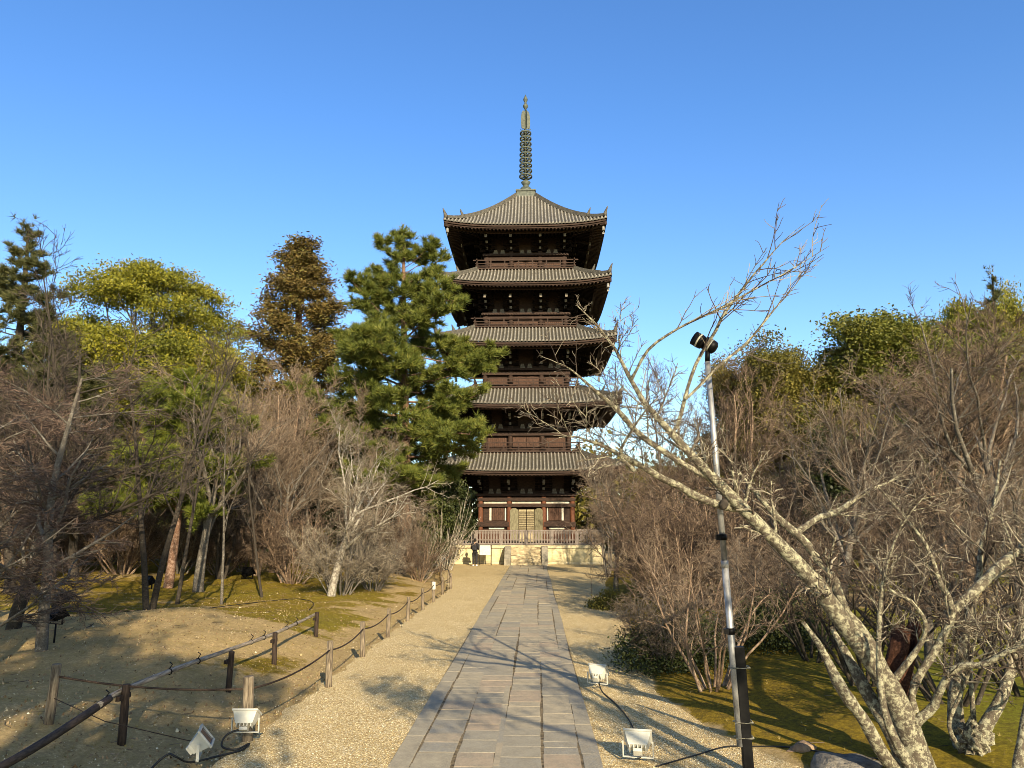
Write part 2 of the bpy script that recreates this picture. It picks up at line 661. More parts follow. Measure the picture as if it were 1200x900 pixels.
tag(mesh_obj('gravel_court', np_mesh('gravel_court', GV.reshape(-1, 3), [np.stack([q0, q0 + 1, q0 + nx + 1, q0 + nx], -1).reshape(-1, 4)], grm)),
    'level court of fine yellowish gravel', kind='structure')

# loose pebbles on the near gravel, uncountable
rng = np.random.default_rng(5)
n = 80000
py = 6.3 + 34 * rng.random(n) ** 2.3
px = edge_left(py) + (edge_right(py) + 0.25 - edge_left(py)) * rng.random(n)
keep = (px < -1.68) | (px > 0.76)
px, py = px[keep], py[keep]
n = len(px)
rad = rng.uniform(0.004, 0.0095, n)
oc = np.array([(1, 0, 0), (0, 1, 0), (-1, 0, 0), (0, -1, 0), (0, 0, 1)], float)
ang = rng.random(n) * 6.28
rot = np.stack([np.cos(ang), -np.sin(ang), np.sin(ang), np.cos(ang)], -1).reshape(n, 2, 2)
pv = np.repeat(oc[None], n, 0) * rng.uniform(0.7, 1.3, (n, 5, 1))
pv[..., :2] = np.einsum('nij,nkj->nki', rot, pv[..., :2]) * np.array([1.25, 0.9])
pv = pv * rad[:, None, None] + np.stack([px, py, np.full(n, 0.004)], 1)[:, None]
ft = np.array([(0, 1, 4), (1, 2, 4), (2, 3, 4), (3, 0, 4)])
PF = (np.arange(n)[:, None, None] * 5 + ft[None]).reshape(-1, 3)
pm = tone_mat('pebble', [(0.0, (0.33, 0.24, 0.11)), (0.3, (0.58, 0.45, 0.23)), (0.75, (0.74, 0.61, 0.34)), (1.0, (0.88, 0.81, 0.60))], 0.8)
tag(mesh_obj('gravel', np_mesh('gravel', pv.reshape(-1, 3), [PF], pm, True, np.repeat(rng.random(n), 5))),
    'loose yellowish pebbles scattered over the gravel beside the path', kind='stuff')

# ------------------------------------------------------------------ paved path
sm, N, L, b = new_mat('paving_stone', 0.78, 0.3)
a = N.new('ShaderNodeAttribute'); a.attribute_name = 'tone'
v = coord(N, L)
basec = ramp(N, L, a.outputs['Fac'], [(0.0, (0.25, 0.243, 0.215)), (0.2, (0.33, 0.298, 0.225)), (0.5, (0.40, 0.345, 0.24)), (0.75, (0.46, 0.385, 0.255)), (0.9, (0.42, 0.325, 0.225)), (1.0, (0.42, 0.31, 0.21))])
n1 = noise(N, L, v, 4.5, 9, 0.8)
n2 = noise(N, L, v, 60, 6, 0.8)
col = mix(N, L, ramp(N, L, n1, [(0.40, (0, 0, 0)), (0.62, (0.8, 0.8, 0.8))]), basec, (0.225, 0.20, 0.15))
col = mix(N, L, ramp(N, L, n2, [(0.45, (0, 0, 0)), (0.65, (0.7, 0.7, 0.7))]), col, (0.50, 0.43, 0.29))
L.new(col, b.inputs['Base Color'])
bump(N, L, b, n2, 0.7, 0.015)
P0 = -1.655
cols = [0, 0.245, 0.70, 1.15, 1.245, 1.735, 2.165, 2.39]
rr_ = random.Random(3)
SV, SF, ST = [], [], []
for ci in range(7):
    y = 4.0 - rr_.random() * 0.5
    while y < 52.2:
        thin = ci in (0, 3, 6)
        far_merge = (ci == 3 and y > 13)
        ln_ = rr_.uniform(0.55, 1.3) if thin else rr_.choice([0.26, 0.33, 0.40, 0.46, 0.55, 0.66]) * rr_.uniform(0.9, 1.1)
        x0, x1 = P0 + cols[ci], P0 + cols[ci + 1]
        wob = 0.02 * math.sin(y * 0.45 + ci * 1.7)
        y1 = min(y + ln_, 52.25)
        g = rr_.uniform(0.003, 0.008)
        z = 0.0225 + rr_.uniform(-0.0015, 0.002)
        if not far_merge:
            if ci == 2 and y > 13:
                x1 = P0 + cols[4]
            j = lambda s=0.009: rr_.uniform(-s, s)
            xa, xb = x0 + wob + g, x1 + wob - g
            cs = [(xa + j(), y + g + j()), (xb + j(), y + g + j()), (xb + j(), y1 - g + j()), (xa + j(), y1 - g + j())]
            mx_, my_ = (xa + xb) / 2, (y + y1) / 2
            o = len(SV)
            tlt = [rr_.uniform(-0.001, 0.001) for _ in range(4)]
            ins = 0.003
            for k, (xx, yy) in enumerate(cs):
                SV.append((xx, yy, -0.06))
            for k, (xx, yy) in enumerate(cs):
                SV.append((xx, yy, z - 0.002 + tlt[k]))
            for k, (xx, yy) in enumerate(cs):
                SV.append((xx + (ins if xx < mx_ else -ins), yy + (ins if yy < my_ else -ins), z + tlt[k]))
            for k in range(4):
                k2 = (k + 1) % 4
                SF += [(o + k, o + k2, o + 4 + k2, o + 4 + k), (o + 4 + k, o + 4 + k2, o + 8 + k2, o + 8 + k)]
            SF.append((o + 8, o + 9, o + 10, o + 11))
            tv = rr_.random() ** 1.0 * (0.45 if ci in (0, 6) else 1.0)
            ST += [tv] * 12
        y = y1 if y1 > y else y + 1
tag(mesh_obj('stone_path', np_mesh('stone_path', np.array(SV), [np.array(SF)], sm, False, ST)),
    'straight path of grey and brown rectangular paving slabs leading to the pagoda', kind='structure')
jm = noisy('joint_sand', (0.06, 0.045, 0.025), (0.26, 0.20, 0.11), 14)
jb = MB()
jb.add([(P0, 4, 0.0185), (P0 + 2.39, 4, 0.0185), (P0 + 2.39, 52.2, 0.0185), (P0, 52.2, 0.0185)], [(0, 1, 2, 3)])
tag(jb.obj('path_bed', jm), 'sandy bed showing in the joints of the paved path', kind='structure')
# ------------------------------------------------------------------ pagoda
PX, PY = -0.61, 58.0
wood = noisy('aged_dark_wood', (0.017, 0.0095, 0.007), (0.050, 0.027, 0.018), 5, (1, 1, 5), 0.75, 0.25, 0.3)
wood_red = noisy('reddish_wood', (0.036, 0.018, 0.011), (0.095, 0.046, 0.028), 6, (5, 5, 1), 0.7, 0.25, 0.3)
wood_col = noisy('reddish_column_wood', (0.075, 0.028, 0.014), (0.15, 0.058, 0.03), 6, (5, 5, 1), 0.7, 0.25, 0.3)
wood_band = noisy('eave_board_wood', (0.020, 0.012, 0.009), (0.060, 0.034, 0.024), 3, (1, 1, 6), 0.75, 0.25, 0.2)
wood_shade = noisy('shade_black_wood', (0.005, 0.0035, 0.003), (0.014, 0.008, 0.006), 4, (1, 1, 1), 0.85, 0.1, 0.2)  # near-black timber: the shade under the eaves is put into its colour
plaster = noisy('pale_plaster', (0.42, 0.38, 0.30), (0.62, 0.58, 0.48), 3)
pale_wood = noisy('weathered_white_paint', (0.09, 0.075, 0.06), (0.22, 0.19, 0.15), 9)
door_green = noisy('weathered_door_leaf', (0.10, 0.09, 0.055), (0.22, 0.20, 0.125), 5, (5, 5, 0.8))
lattice_m = noisy('lattice_wood', (0.26, 0.22, 0.13), (0.42, 0.35, 0.22), 8)
bronze = noisy('green_bronze', (0.035, 0.045, 0.036), (0.10, 0.115, 0.09), 6, (1, 1, 1), 0.6, 0.4, 0.2)
bell_m = noisy('pale_bronze_bell', (0.16, 0.155, 0.14), (0.30, 0.285, 0.26), 9)
stone_pale = noisy('pale_cut_stone', (0.40, 0.34, 0.19), (0.60, 0.52, 0.32), 2.2, (1, 1, 2), 0.85, 0.2, 0.4, detail=7)
stone_cope = noisy('coping_stone', (0.42, 0.36, 0.22), (0.62, 0.54, 0.35), 3, (1, 1, 1), 0.85)
stone_grey = noisy('grey_cheek_stone', (0.16, 0.145, 0.115), (0.30, 0.27, 0.21), 3.5, (1, 1, 1), 0.85)
stone_step = noisy('worn_step_stone', (0.16, 0.12, 0.07), (0.52, 0.44, 0.28), 3.0, (1, 1, 2.5), 0.85, detail=8)

tile, N, L, b = new_mat('roof_tile', 0.7, 0.35)
v = coord(N, L)
a = N.new('ShaderNodeAttribute'); a.attribute_name = 'tone'
n1 = noise(N, L, v, 1.6, 8, 0.8)
n2 = noise(N, L, v, 9, 6, 0.8)
crest = ramp(N, L, n2, [(0.32, (0.115, 0.108, 0.096)), (0.5, (0.28, 0.262, 0.226)), (0.68, (0.48, 0.452, 0.392))])  # sunlit rib stripes put into the colour: crests lightened, pans darkened
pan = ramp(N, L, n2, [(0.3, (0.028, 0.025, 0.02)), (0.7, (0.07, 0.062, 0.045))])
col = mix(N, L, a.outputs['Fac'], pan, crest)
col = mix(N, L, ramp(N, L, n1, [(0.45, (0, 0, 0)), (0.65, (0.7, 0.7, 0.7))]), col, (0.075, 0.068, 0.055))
L.new(col, b.inputs['Base Color'])
bump(N, L, b, n2, 0.3, 0.02)
tile_dark = noisy('ridge_tile', (0.045, 0.042, 0.036), (0.12, 0.11, 0.09), 8, (1, 1, 1), 0.7, 0.3)

pag = thing('pagoda', 'tall five-storey dark wooden pagoda with grey tiled roofs at the end of the path', 'pagoda', (PX, PY, 0))

# stone platform with coping and stairs
HB = 5.3
m = MB()
m.bbox(-HB, HB, -HB, HB, -0.2, 1.06)
pl = m.obj('platform', stone_pale, pag)
m = MB()
m.bbox(-HB / 9 + 0.012, HB / 9 - 0.012, -HB - 0.045, -HB - 0.002, 0.17, 1.05)
fs_me = m.mesh('facing_slab', stone_pale)
for q in range(4):
    for k in range(9):                             # upright facing slabs with real joints
        x0 = -HB + 2 * HB * (k + 0.5) / 9
        if q == 0 and abs(x0) < 1.0:
            continue
        a = q * math.pi / 2
        mesh_obj('facing_slab', fs_me, pl, loc=(x0 * math.cos(a), x0 * math.sin(a), 0), rot=(0, 0, a))
m = MB()
for s in (-1, 1):
    m.bbox(-HB - 0.13, HB + 0.13, s * (HB + 0.13), s * 4.2, 1.063, 1.26)
    m.bbox(s * (HB + 0.13), s * 4.2, -4.198, 4.198, 1.063, 1.26)
m.bbox(-4.198, 4.198, -4.198, 4.198, 1.063, 1.25)
m.obj('coping', stone_cope, pl)
m = MB()
m.bbox(-HB - 0.12, HB + 0.12, -HB - 0.12, HB + 0.12, -0.2, 0.165)
m.obj('plinth', stone_cope, pl)
st = MB()
for k in range(6):
    st.bbox(-1.02, 1.02, -HB - 0.15 - 0.28 * (6 - k), -HB - 0.1305, -0.1, 0.2 * (k + 1) - 0.02 * (k == 5))
stairs = st.obj('stairs', stone_step, pag, bevel=0.02)
for s in (-1, 1):
    m = MB()
    x0, x1 = s * 1.03, s * 1.46
    y0, y1 = -HB - 1.75, -HB - 0.14
    za, zb = 0.42, 1.22
    m.add([(x0, y0, -.1), (x1, y0, -.1), (x1, y1, -.1), (x0, y1, -.1), (x0, y0, za), (x1, y0, za), (x1, y1 - .5, zb), (x0, y1 - .5, zb), (x1, y1, zb), (x0, y1, zb)],
          [(3, 2, 1, 0), (0, 1, 5, 4), (4, 5, 6, 7), (7, 6, 8, 9), (2, 3, 9, 8), (1, 2, 8, 6, 5), (3, 0, 4, 7, 9)])
    m.obj('cheek_stone', stone_grey, stairs, bevel=0.03)

# eave height, tip lift, half roof, half wall, wall foot, lintel top, roof-top half, roof-top height, balcony half
ST_ = [dict(e=6.33, r=6.80, w=3.30, z0=1.26, lt=4.70, t=3.85, top=7.66),
       dict(e=10.97, r=6.72, w=3.12, z0=7.9, lt=9.42, t=3.85, top=12.40, bal=3.80),
       dict(e=15.45, r=6.48, w=3.06, z0=12.6, lt=13.96, t=3.85, top=16.98, bal=3.80),
       dict(e=19.96, r=6.24, w=3.00, z0=17.2, lt=18.24, t=3.70, top=21.56, bal=3.80),
       dict(e=24.40, r=6.02, w=2.95, z0=21.8, lt=22.95, t=0.80, top=28.85, bal=3.69)]
LIFT = 0.42


def roof_z(S, d, x):
    q = (S['r'] - d) / (S['r'] - S['t'])
    f = (0.62 * q + 0.38 * q * q) if S['t'] < 1 else (0.8 * q + 0.2 * q * q)
    k = np.clip((d - S['t']) / (S['r'] - S['t']), 0, 1)
    return S['e'] + (S['top'] - S['e']) * f + LIFT * (np.abs(x) / S['r']) ** 3.2 * k ** 1.3


def roof_mesh(S):
    r, t = S['r'], S['t']
    nr = int(round(2 * r / 0.255))
    sub = 7
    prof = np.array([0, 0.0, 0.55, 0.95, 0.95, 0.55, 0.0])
    xs = np.linspace(-r, r, nr * sub + 1)
    hp = np.tile(prof, nr)
    hp = np.append(hp, 0)
    K = 16
    s = np.linspace(0, 1, K)
    X = np.repeat(xs[:, None], K, 1)
    D = r + (np.maximum(t, np.abs(xs))[:, None] - r) * s[None]
    Z = roof_z(S, D, X) + 0.10 * hp[:, None]
    Z += 0.02 * ((np.arange(K) % 2)[None])           # stepped courses
    V = np.stack([X, -D, Z], -1)
    lip = V[:, :1].copy()
    lip[..., 2] -= 0.10 + 0.06 * hp[:, None]
    V = np.concatenate([lip, V], 1)
    K += 1
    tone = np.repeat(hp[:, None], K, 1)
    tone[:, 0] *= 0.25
    nxx = len(xs)
    i, j = np.meshgrid(np.arange(nxx - 1), np.arange(K - 1), indexing='ij')
    q0 = i * K + j
    Fq = np.stack([q0, q0 + K, q0 + K + 1, q0 + 1], -1).reshape(-1, 4)
    V = V.reshape(-1, 3)
    Vs, Fs, Ts = [], [], []
    for k in range(4):
        c, sn = [(1, 0), (0, 1), (-1, 0), (0, -1)][k]
        R2 = np.array([[c, -sn, 0], [sn, c, 0], [0, 0, 1]])
        Vs.append(V @ R2.T)
        Fs.append(Fq + k * len(V))
        Ts.append(tone.ravel())
    return np_mesh('roof', np.vstack(Vs), [np.vstack(Fs)], tile, False, np.concatenate(Ts))


def eave_mesh(S):
    """eave boards following the curved edge, soffit and two layers of rafters"""
    r, w, e = S['r'], S['w'], S['e']
    m = MB()
    n = 28
    xs = np.linspace(-1, 1, n + 1)
    ed = lambda x: e + LIFT * (abs(x) / r) ** 3.2
    for (ins, z0, z1, mi, dep) in ((0.07, -0.13, -0.23, 1, 0.25), (0.17, -0.233, -0.34, 0, 0.22), (0.95, -0.36, -0.48, 1, 0.2)):
        rr2 = r - ins
        vs, fs = [], []
        for u in xs:
            x = u * rr2
            zz = ed(x) + (0.10 if ins > 0.5 else 0)
            xi = u * (rr2 - dep)
            vs += [(x, -rr2, zz + z1), (x, -rr2, zz + z0), (xi, -rr2 + dep, zz + z0), (xi, -rr2 + dep, zz + z1)]
        for i in range(n):
            a = i * 4
            fs += [(a, a + 4, a + 5, a + 1), (a + 4, a, a + 3, a + 7), (a + 1, a + 5, a + 6, a + 2), (a + 2, a + 6, a + 7, a + 3)]
        m.add(vs, fs, mi)
    # soffit sheet
    sz = lambda d, x: e - 0.25 + 0.20 * (r - d) + LIFT * (abs(x) / r) ** 3.2 * max(0.0, (d - w) / (r - w))
    vs, fs = [], []
    K = 6
    for u in xs:
        for k in range(K):
            d = (r - 0.2) + (w - 0.05 - r + 0.2) * k / (K - 1)
            vs.append((u * d, -d, sz(d, u * d)))
    for i in range(n):
        for k in range(K - 1):
            a = i * K + k
            fs.append((a + K, a, a + 1, a + K + 1))
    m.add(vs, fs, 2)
    # rafters: flying layer at the edge, base layer behind
    nraf = int(2 * (r - 0.15) / 0.27)
    for k in range(nraf + 1):
        x = -(r - 0.2) + 2 * (r - 0.2) * k / nraf
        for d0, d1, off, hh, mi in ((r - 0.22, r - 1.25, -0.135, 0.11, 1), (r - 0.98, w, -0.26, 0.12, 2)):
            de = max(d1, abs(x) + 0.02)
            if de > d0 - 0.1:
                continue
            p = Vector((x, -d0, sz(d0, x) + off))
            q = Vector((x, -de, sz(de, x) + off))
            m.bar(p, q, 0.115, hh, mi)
    m.rot4()
    # hip rafters
    for k in range(4):
        a = math.pi / 4 + k * math.pi / 2
        c, s2 = math.cos(a) * math.sqrt(2), math.sin(a) * math.sqrt(2)
        m.bar((c * (r - 0.1), s2 * (r - 0.1), e + LIFT - 0.42), (c * (w - 0.1), s2 * (w - 0.1), e + 0.20 * (r - w) - 0.55), 0.22, 0.26, 1)
    return m.mesh('eave', [wood, wood_band, wood_shade])


brm = MB()                                             # one bracket cluster, built facing -Y, foot at z = 0
brm.bbox(-0.17, 0.17, -0.17, 0.17, 0.0, 0.20, 1)
for k in range(3):
    z = 0.22 + 0.36 * k
    o = 0.42 * (k + 1)
    brm.bbox(-0.075, 0.075, -o - 0.14, 0.3, z, z + 0.19, 0)
    brm.bbox(-0.60, 0.60, -o + 0.33, -o + 0.47, z + 0.003, z + 0.16, 0)
    for xx in (-0.5, 0, 0.5):
        brm.bbox(xx - 0.10, xx + 0.10, -o + 0.29, -o + 0.51, z + 0.195, z + 0.335, 0)
    brm.bbox(-0.085, 0.085, -o - 0.152, -o - 0.141, z - 0.005, z + 0.195, 2)
brm.bar((0, 0.2, 1.45), (0, -1.95, 0.80), 0.15, 0.19, 0)
brm.bbox(-0.09, 0.09, -2.05, -1.96, 0.66, 0.88, 2)
br_me = brm.mesh('bracket', [wood_shade, wood, pale_wood])

m = MB()
m.add([(-.20, -.10, 0), (.20, -.10, 0), (.11, -.10, .35), (-.11, -.10, .35), (-.20, 0, 0), (.20, 0, 0), (.11, 0, .35), (-.11, 0, .35)],
      [(0, 1, 2, 3), (1, 5, 6, 2), (2, 6, 7, 3), (3, 7, 4, 0)], 0)
strut_me = m.mesh('strut', pale_wood)


def column_mesh(h, mat):
    m = MB()
    m.lathe([(0.17, 0), (0.185, h * 0.4), (0.165, h)], n=14)
    return m.mesh('column', mat)


for si, S in enumerate(ST_):
    r, w, e, z0, lt = S['r'], S['w'], S['e'], S['z0'], S['lt']
    top_wall = e - 0.25 + 0.2 * (r - w) - 0.02
    # wall core
    m = MB()
    m.bbox(-w + 0.14, w - 0.14, -w + 0.14, w - 0.14, z0, top_wall)
    wall = m.obj('wall', wood, pag)
    # columns
    cm = column_mesh(lt - z0 - 0.02, wood if si else wood_col)
    cpos = [-w, -w * 0.375, w * 0.375, w]
    done = set()
    for k in range(4):
        for cx_ in cpos[:3]:
            c, s2 = [(1, 0), (0, 1), (-1, 0), (0, -1)][k]
            x, y = cx_ * c + w * s2, cx_ * s2 - w * c
            mesh_obj('column', cm, pag, loc=(x, y, z0))
    # beams
    mm = MB()
    for (za, zb, pr, mi) in ((lt - 0.02, lt + 0.15, 0.30, 0), (lt - 0.36, lt - 0.14, 0.215, 1)) + (((lt - 0.80, lt - 0.56, 0.215, 1), (2.52, 2.86, 0.215, 1)) if si == 0 else ()):
        for s in (-1, 1):
            if za == 2.52 and s < 0:
                for q in (-1, 1):
                    mm.bbox(q * 1.24, q * (w + pr), -(w + pr), -(w - 0.12), za, zb, mi)
            else:
                mm.bbox(-w - pr, w + pr, s * (w + pr), s * (w - 0.12), za, zb, mi)
            mm.bbox(s * (w + pr), s * (w - 0.12), -w + 0.118, w - 0.118, za, zb, mi)
    mm.obj('lintel', [wood_band, wood], pag)
    if si:                                             # dentils of the lit lintel, sill band, panels
        m = MB()
        nd = 30
        for k in range(nd + 1):
            x = -w - 0.2 + 2 * (w + 0.2) * k / nd
            m.bbox(x - 0.05, x + 0.05, -w - 0.36, -w - 0.303, lt + 0.02, lt + 0.12, 0)
        m.rot4()
        m.obj('dentil_course', wood_band, pag)
        m = MB()
        b0, b1 = w * 0.375, w
        m.bbox(-b0 + 0.2, -0.02, -w + 0.04, -w + 0.10, z0 + 0.2, lt - 0.4, 0)
        m.bbox(0.02, b0 - 0.2, -w + 0.04, -w + 0.10, z0 + 0.2, lt - 0.4, 0)
        for sx in (-1, 1):
            m.lathe([(0.27, -0.02), (0.27, 0.02)], (sx * 0.45, -w + 0.02, (z0 + lt) / 2), 18, 0, Matrix.Rotation(math.pi / 2, 3, 'X'))
        m.obj('door', wood_red, pag)
        for sx in (-1, 1):
            m = MB()
            m.bbox(sx * (b0 + 0.3), sx * (b1 - 0.3), -w + 0.08, -w + 0.115, z0 + 0.3, lt - 0.5, 0)
            for k in range(9):
                x = b0 + 0.36 + (b1 - b0 - 0.72) * k / 8
                m.bbox(sx * (x - 0.035), sx * (x + 0.035), -w + 0.045, -w + 0.079, z0 + 0.3, lt - 0.5, 0)
            m.obj('window', wood_red, pag)
    # brackets
    for k in range(4):
        c, s2 = [(1, 0), (0, 1), (-1, 0), (0, -1)][k]
        for cx_ in cpos:
            x, y = cx_ * c + w * s2, cx_ * s2 - w * c
            mesh_obj('bracket', br_me, pag, loc=(x, y, lt + 0.16), rot=(0, 0, k * math.pi / 2))
    for k in range(4):                                 # pale struts between the bracket clusters
        a = k * math.pi / 2
        for xx in (-w * 0.69, 0, w * 0.69):
            for dx in (-0.27, 0.27):
                x, y = xx + dx, -w
                mesh_obj('strut', strut_me, pag, loc=(x * math.cos(a) - y * math.sin(a), x * math.sin(a) + y * math.cos(a), lt + 0.152), rot=(0, 0, a))
    # eave and roof
    ev = mesh_obj('eave', eave_mesh(S), pag)
    rf = mesh_obj('roof', roof_mesh(S), pag)
    for k in range(4):
        m = MB()
        a = -math.pi / 4
        pts, q = [], np.linspace(0, 1, 14)
        n0 = 1.0
        for u in q:
            d = (r - 0.25) + (S['t'] - r + 0.25) * u
            pts.append((d, -d, float(roof_z(S, np.array(d), np.array(d))) + 0.14))
        for i in range(len(pts) - 1):
            hgt = 0.26 if i > 2 else 0.16
            m.bar(pts[i], pts[i + 1], 0.24, hgt, 0)
            m.bar(Vector(pts[i]) + Vector((0, 0, hgt / 2 + 0.04)), Vector(pts[i + 1]) + Vector((0, 0, hgt / 2 + 0.04)), 0.14, 0.09, 0)
        rd = m.obj('ridge', tile_dark, rf, rot=(0, 0, k * math.pi / 2))
        # ornaments: upturned tile at the tip and a second one further up
        for dd, sc_ in ((r - 0.10, 1.0), (r - 1.25, 0.95)):
            m = MB()
            zt = float(roof_z(S, np.array(dd), np.array(dd))) + 0.08
            o = dd * math.sqrt(2)
            curve = [(0.0, 0.0, 0.16), (0.02, 0.22, 0.15), (0.10, 0.40, 0.10), (0.21, 0.58, 0.065), (0.28, 0.70, 0.03)]
            m.tube([((o + c0 * sc_ - 0.08) / math.sqrt(2), -(o + c0 * sc_ - 0.08) / math.sqrt(2), zt + c1 * sc_) for c0, c1, _ in curve], [c2 * sc_ for _, _, c2 in curve], 6)
            m.obj('ridge_ornament', tile_dark, rf, rot=(0, 0, k * math.pi / 2))
        # wind bell under the corner
        m = MB()
        d = r - 0.28
        zt = e + LIFT - 0.42
        m.cyl((d, -d, zt), (d, -d, zt - 0.22), 0.012, n=6)
        m.lathe([(0.03, 0), (0.085, -0.04), (0.10, -0.2), (0.125, -0.34)], (d, -d, zt - 0.2), 12)
        m.cyl((d, -d, zt - 0.54), (d, -d, zt - 0.72), 0.02, n=6)
        m.box((d, -d, zt - 0.75), (0.16, 0.012, 0.12))
        m.obj('wind_bell', bell_m, rf, rot=(0, 0, k * math.pi / 2))
    # balcony
    if si:
        P_ = ST_[si - 1]
        bz = P_['top']
        bh = S['bal']
        m = MB()
        m.bbox(-bh + 0.10, bh - 0.10, -bh + 0.10, bh - 0.10, bz - 0.35, bz + 0.14, 0)
        m.bbox(-bh - 0.05, bh + 0.05, -bh - 0.05, bh + 0.05, bz + 0.142, bz + 0.25, 1)
        bal = m.obj('balcony', [wood_red, wood_band], pag)
        m = MB()
        for zr, th in ((0.34, 0.075), (0.55, 0.06), (0.79, 0.085)):
            ext = 0.30 if zr > 0.7 else 0.12
            m.bbox(-bh - ext, bh + ext, -bh - th / 2, -bh + th / 2, bz + zr, bz + zr + th, 0)
        for k in range(7):
            x = -bh + 2 * bh * k / 7
            m.bbox(x - 0.045, x + 0.045, -bh - 0.043, -bh + 0.043, bz + 0.252, bz + 0.786, 0)
        m.rot4()
        m.obj('railing', wood_band, bal)

# first storey front: shutters, plaster strips, doors
w, lt = ST_[0]['w'], 4.70
yf = -w
for sx in (-1, 1):
    b0, b1 = 1.42, 3.06
    m = MB()
    for k in range(6):
        x0 = 1.60 + 0.85 * k / 6
        m.bbox(sx * (x0 + 0.006), sx * (x0 + 0.85 / 6 - 0.006), yf - 0.02, yf + 0.05, 2.95, 3.86, 0)
    sh = m.obj('shutter', wood_red, pag)
    m = MB()
    m.bbox(sx * 1.42, sx * 3.10, yf + 0.05, yf + 0.09, 2.865, 3.895, 0)
    m.obj('shutter_frame', wood, sh)
    m = MB()
    m.bbox(sx * 1.47, sx * 1.555, yf + 0.0, yf + 0.048, 2.95, 3.86, 0)
    m.bbox(sx * 2.52, sx * 2.66, yf + 0.0, yf + 0.048, 2.95, 3.86, 0)
    m.obj('plaster_strip', plaster, pag)
    m = MB()
    m.bbox(sx * 1.43, sx * 3.08, yf + 0.03, yf + 0.1, 4.155, 4.335, 0)
    m.obj('plaster_band', plaster, pag)
    m = MB()
    m.bbox(sx * 1.6, sx * 2.7, yf + 0.02, yf + 0.1, 2.33, 2.45, 0)
    m.obj('plaster_band', plaster, pag)
    m = MB()
    m.bbox(sx * 1.42, sx * 3.1, yf + 0.06, yf + 0.11, 1.30, 2.30, 0)
    m.obj('lower_panel', wood_red, pag)
    # open door leaf with rounded top
    m = MB()
    n = 10
    xa, xb, zb, zt_ = 0.60, 1.16, 1.42, 3.72
    out = [(xa, zb), (xb, zb), (xb, zt_ - 0.1)] + [((xa + xb) / 2 + 0.28 * math.cos(a), zt_ - 0.1 + 0.2 * math.sin(a)) for a in np.linspace(0.15, math.pi - 0.15, n)] + [(xa, zt_ - 0.1)]
    k = len(out)
    vs = [(sx * x, yf - 0.30 + 0.35 * (xb - x) , z) for x, z in out] + [(sx * x, yf - 0.25 + 0.35 * (xb - x), z) for x, z in out]
    fs = [tuple(range(k)), tuple(reversed(range(k, 2 * k)))] + [(i, i + k, (i + 1) % k + k, (i + 1) % k) for i in range(k)]
    m.add(vs, fs, 0)
    dl_ = m.obj('door_leaf', door_green, pag)
m = MB()
m.bbox(-1.04, 1.04, yf + 0.03, yf + 0.1, 4.155, 4.335, 0)
m.obj('plaster_band', plaster, pag)
m = MB()
m.bbox(-1.2, 1.2, yf + 0.10, yf + 0.13, 1.30, 3.86, 1)
for sx in (-1, 1):
    x0, x1 = sx * 0.02, sx * 0.56
    for k in range(8):
        x = 0.05 + 0.5 * k / 7
        m.bbox(sx * (x - 0.014), sx * (x + 0.014), yf + 0.03, yf + 0.07, 2.1, 3.6, 0)
    for k in range(13):
        z = 2.1 + 1.5 * k / 12
        m.bbox(x0, x1, yf + 0.028, yf + 0.068, z - 0.016, z + 0.016, 0)
    m.bbox(x0, x1, yf + 0.02, yf + 0.08, 1.42, 2.07, 0)
    m.bbox(x0, x1, yf + 0.02, yf + 0.08, 3.62, 3.72, 0)
m.obj('door', [lattice_m, wood_shade], pag)

# finial
fin = MB()
fin.bbox(-0.74, 0.74, -0.74, 0.74, 28.75, 29.38)
fin.bbox(-0.82, 0.82, -0.82, 0.82, 29.38, 29.50)
fin.lathe([(0.62, 29.5), (0.55, 29.75), (0.38, 29.98), (0.2, 30.08), (0.24, 30.2), (0.40, 30.45), (0.22, 30.6)], n=20)
fin.lathe([(0.085, 30.5), (0.075, 36.9)], n=12)
F = fin.obj('finial', bronze, pag)
for k in range(9):
    z = 30.98 + 4.35 * k / 9
    rr2 = 0.53 - 0.008 * k
    m = MB()
    M_ = 20
    for s in (1, -1):
        pass
    prof = [(rr2 - 0.05, -0.06), (rr2 + 0.02, -0.06), (rr2 + 0.02, 0.06), (rr2 - 0.05, 0.06), (rr2 - 0.05, -0.06)]
    m.lathe(prof, (0, 0, z), 20, caps=False)
    for q in range(4):
        a = q * math.pi / 4 + 0.2
        m.bar((math.cos(a) * -rr2, math.sin(a) * -rr2, z), (math.cos(a) * rr2, math.sin(a) * rr2, z), 0.06, 0.07)
    m.lathe([(0.13, -0.14), (0.13, 0.14)], (0, 0, z), 10)
    for q in range(8):                                 # curved stays to the next ring
        a = q * math.pi / 4
        pts = [(math.cos(a) * (rr2 - 0.02 - 0.16 * math.sin(u * math.pi)), math.sin(a) * (rr2 - 0.02 - 0.16 * math.sin(u * math.pi)), z + 0.1 + 0.29 * u) for u in (0, .33, .67, 1)]
        m.tube(pts, 0.022, 4)
    m.obj('ring', bronze, F)
m = MB()
for q in range(4):                                     # water-flame vanes
    a = q * math.pi / 2 + 0.35
    pr = [(0.08, 35.25), (0.36, 35.3), (0.40, 35.8), (0.39, 36.4), (0.33, 36.75), (0.2, 36.95), (0.08, 36.85)]
    ca, sa = math.cos(a), math.sin(a)
    k = len(pr)
    vs = [(x * ca - s * 0.02 * sa, x * sa + s * 0.02 * ca, z) for s in (-1, 1) for x, z in pr]
    m.add(vs, [tuple(range(k)), tuple(reversed(range(k, 2 * k)))] + [(i, i + k, (i + 1) % k + k, (i + 1) % k) for i in range(k)])
m.obj('flame', bronze, F)
m = MB()
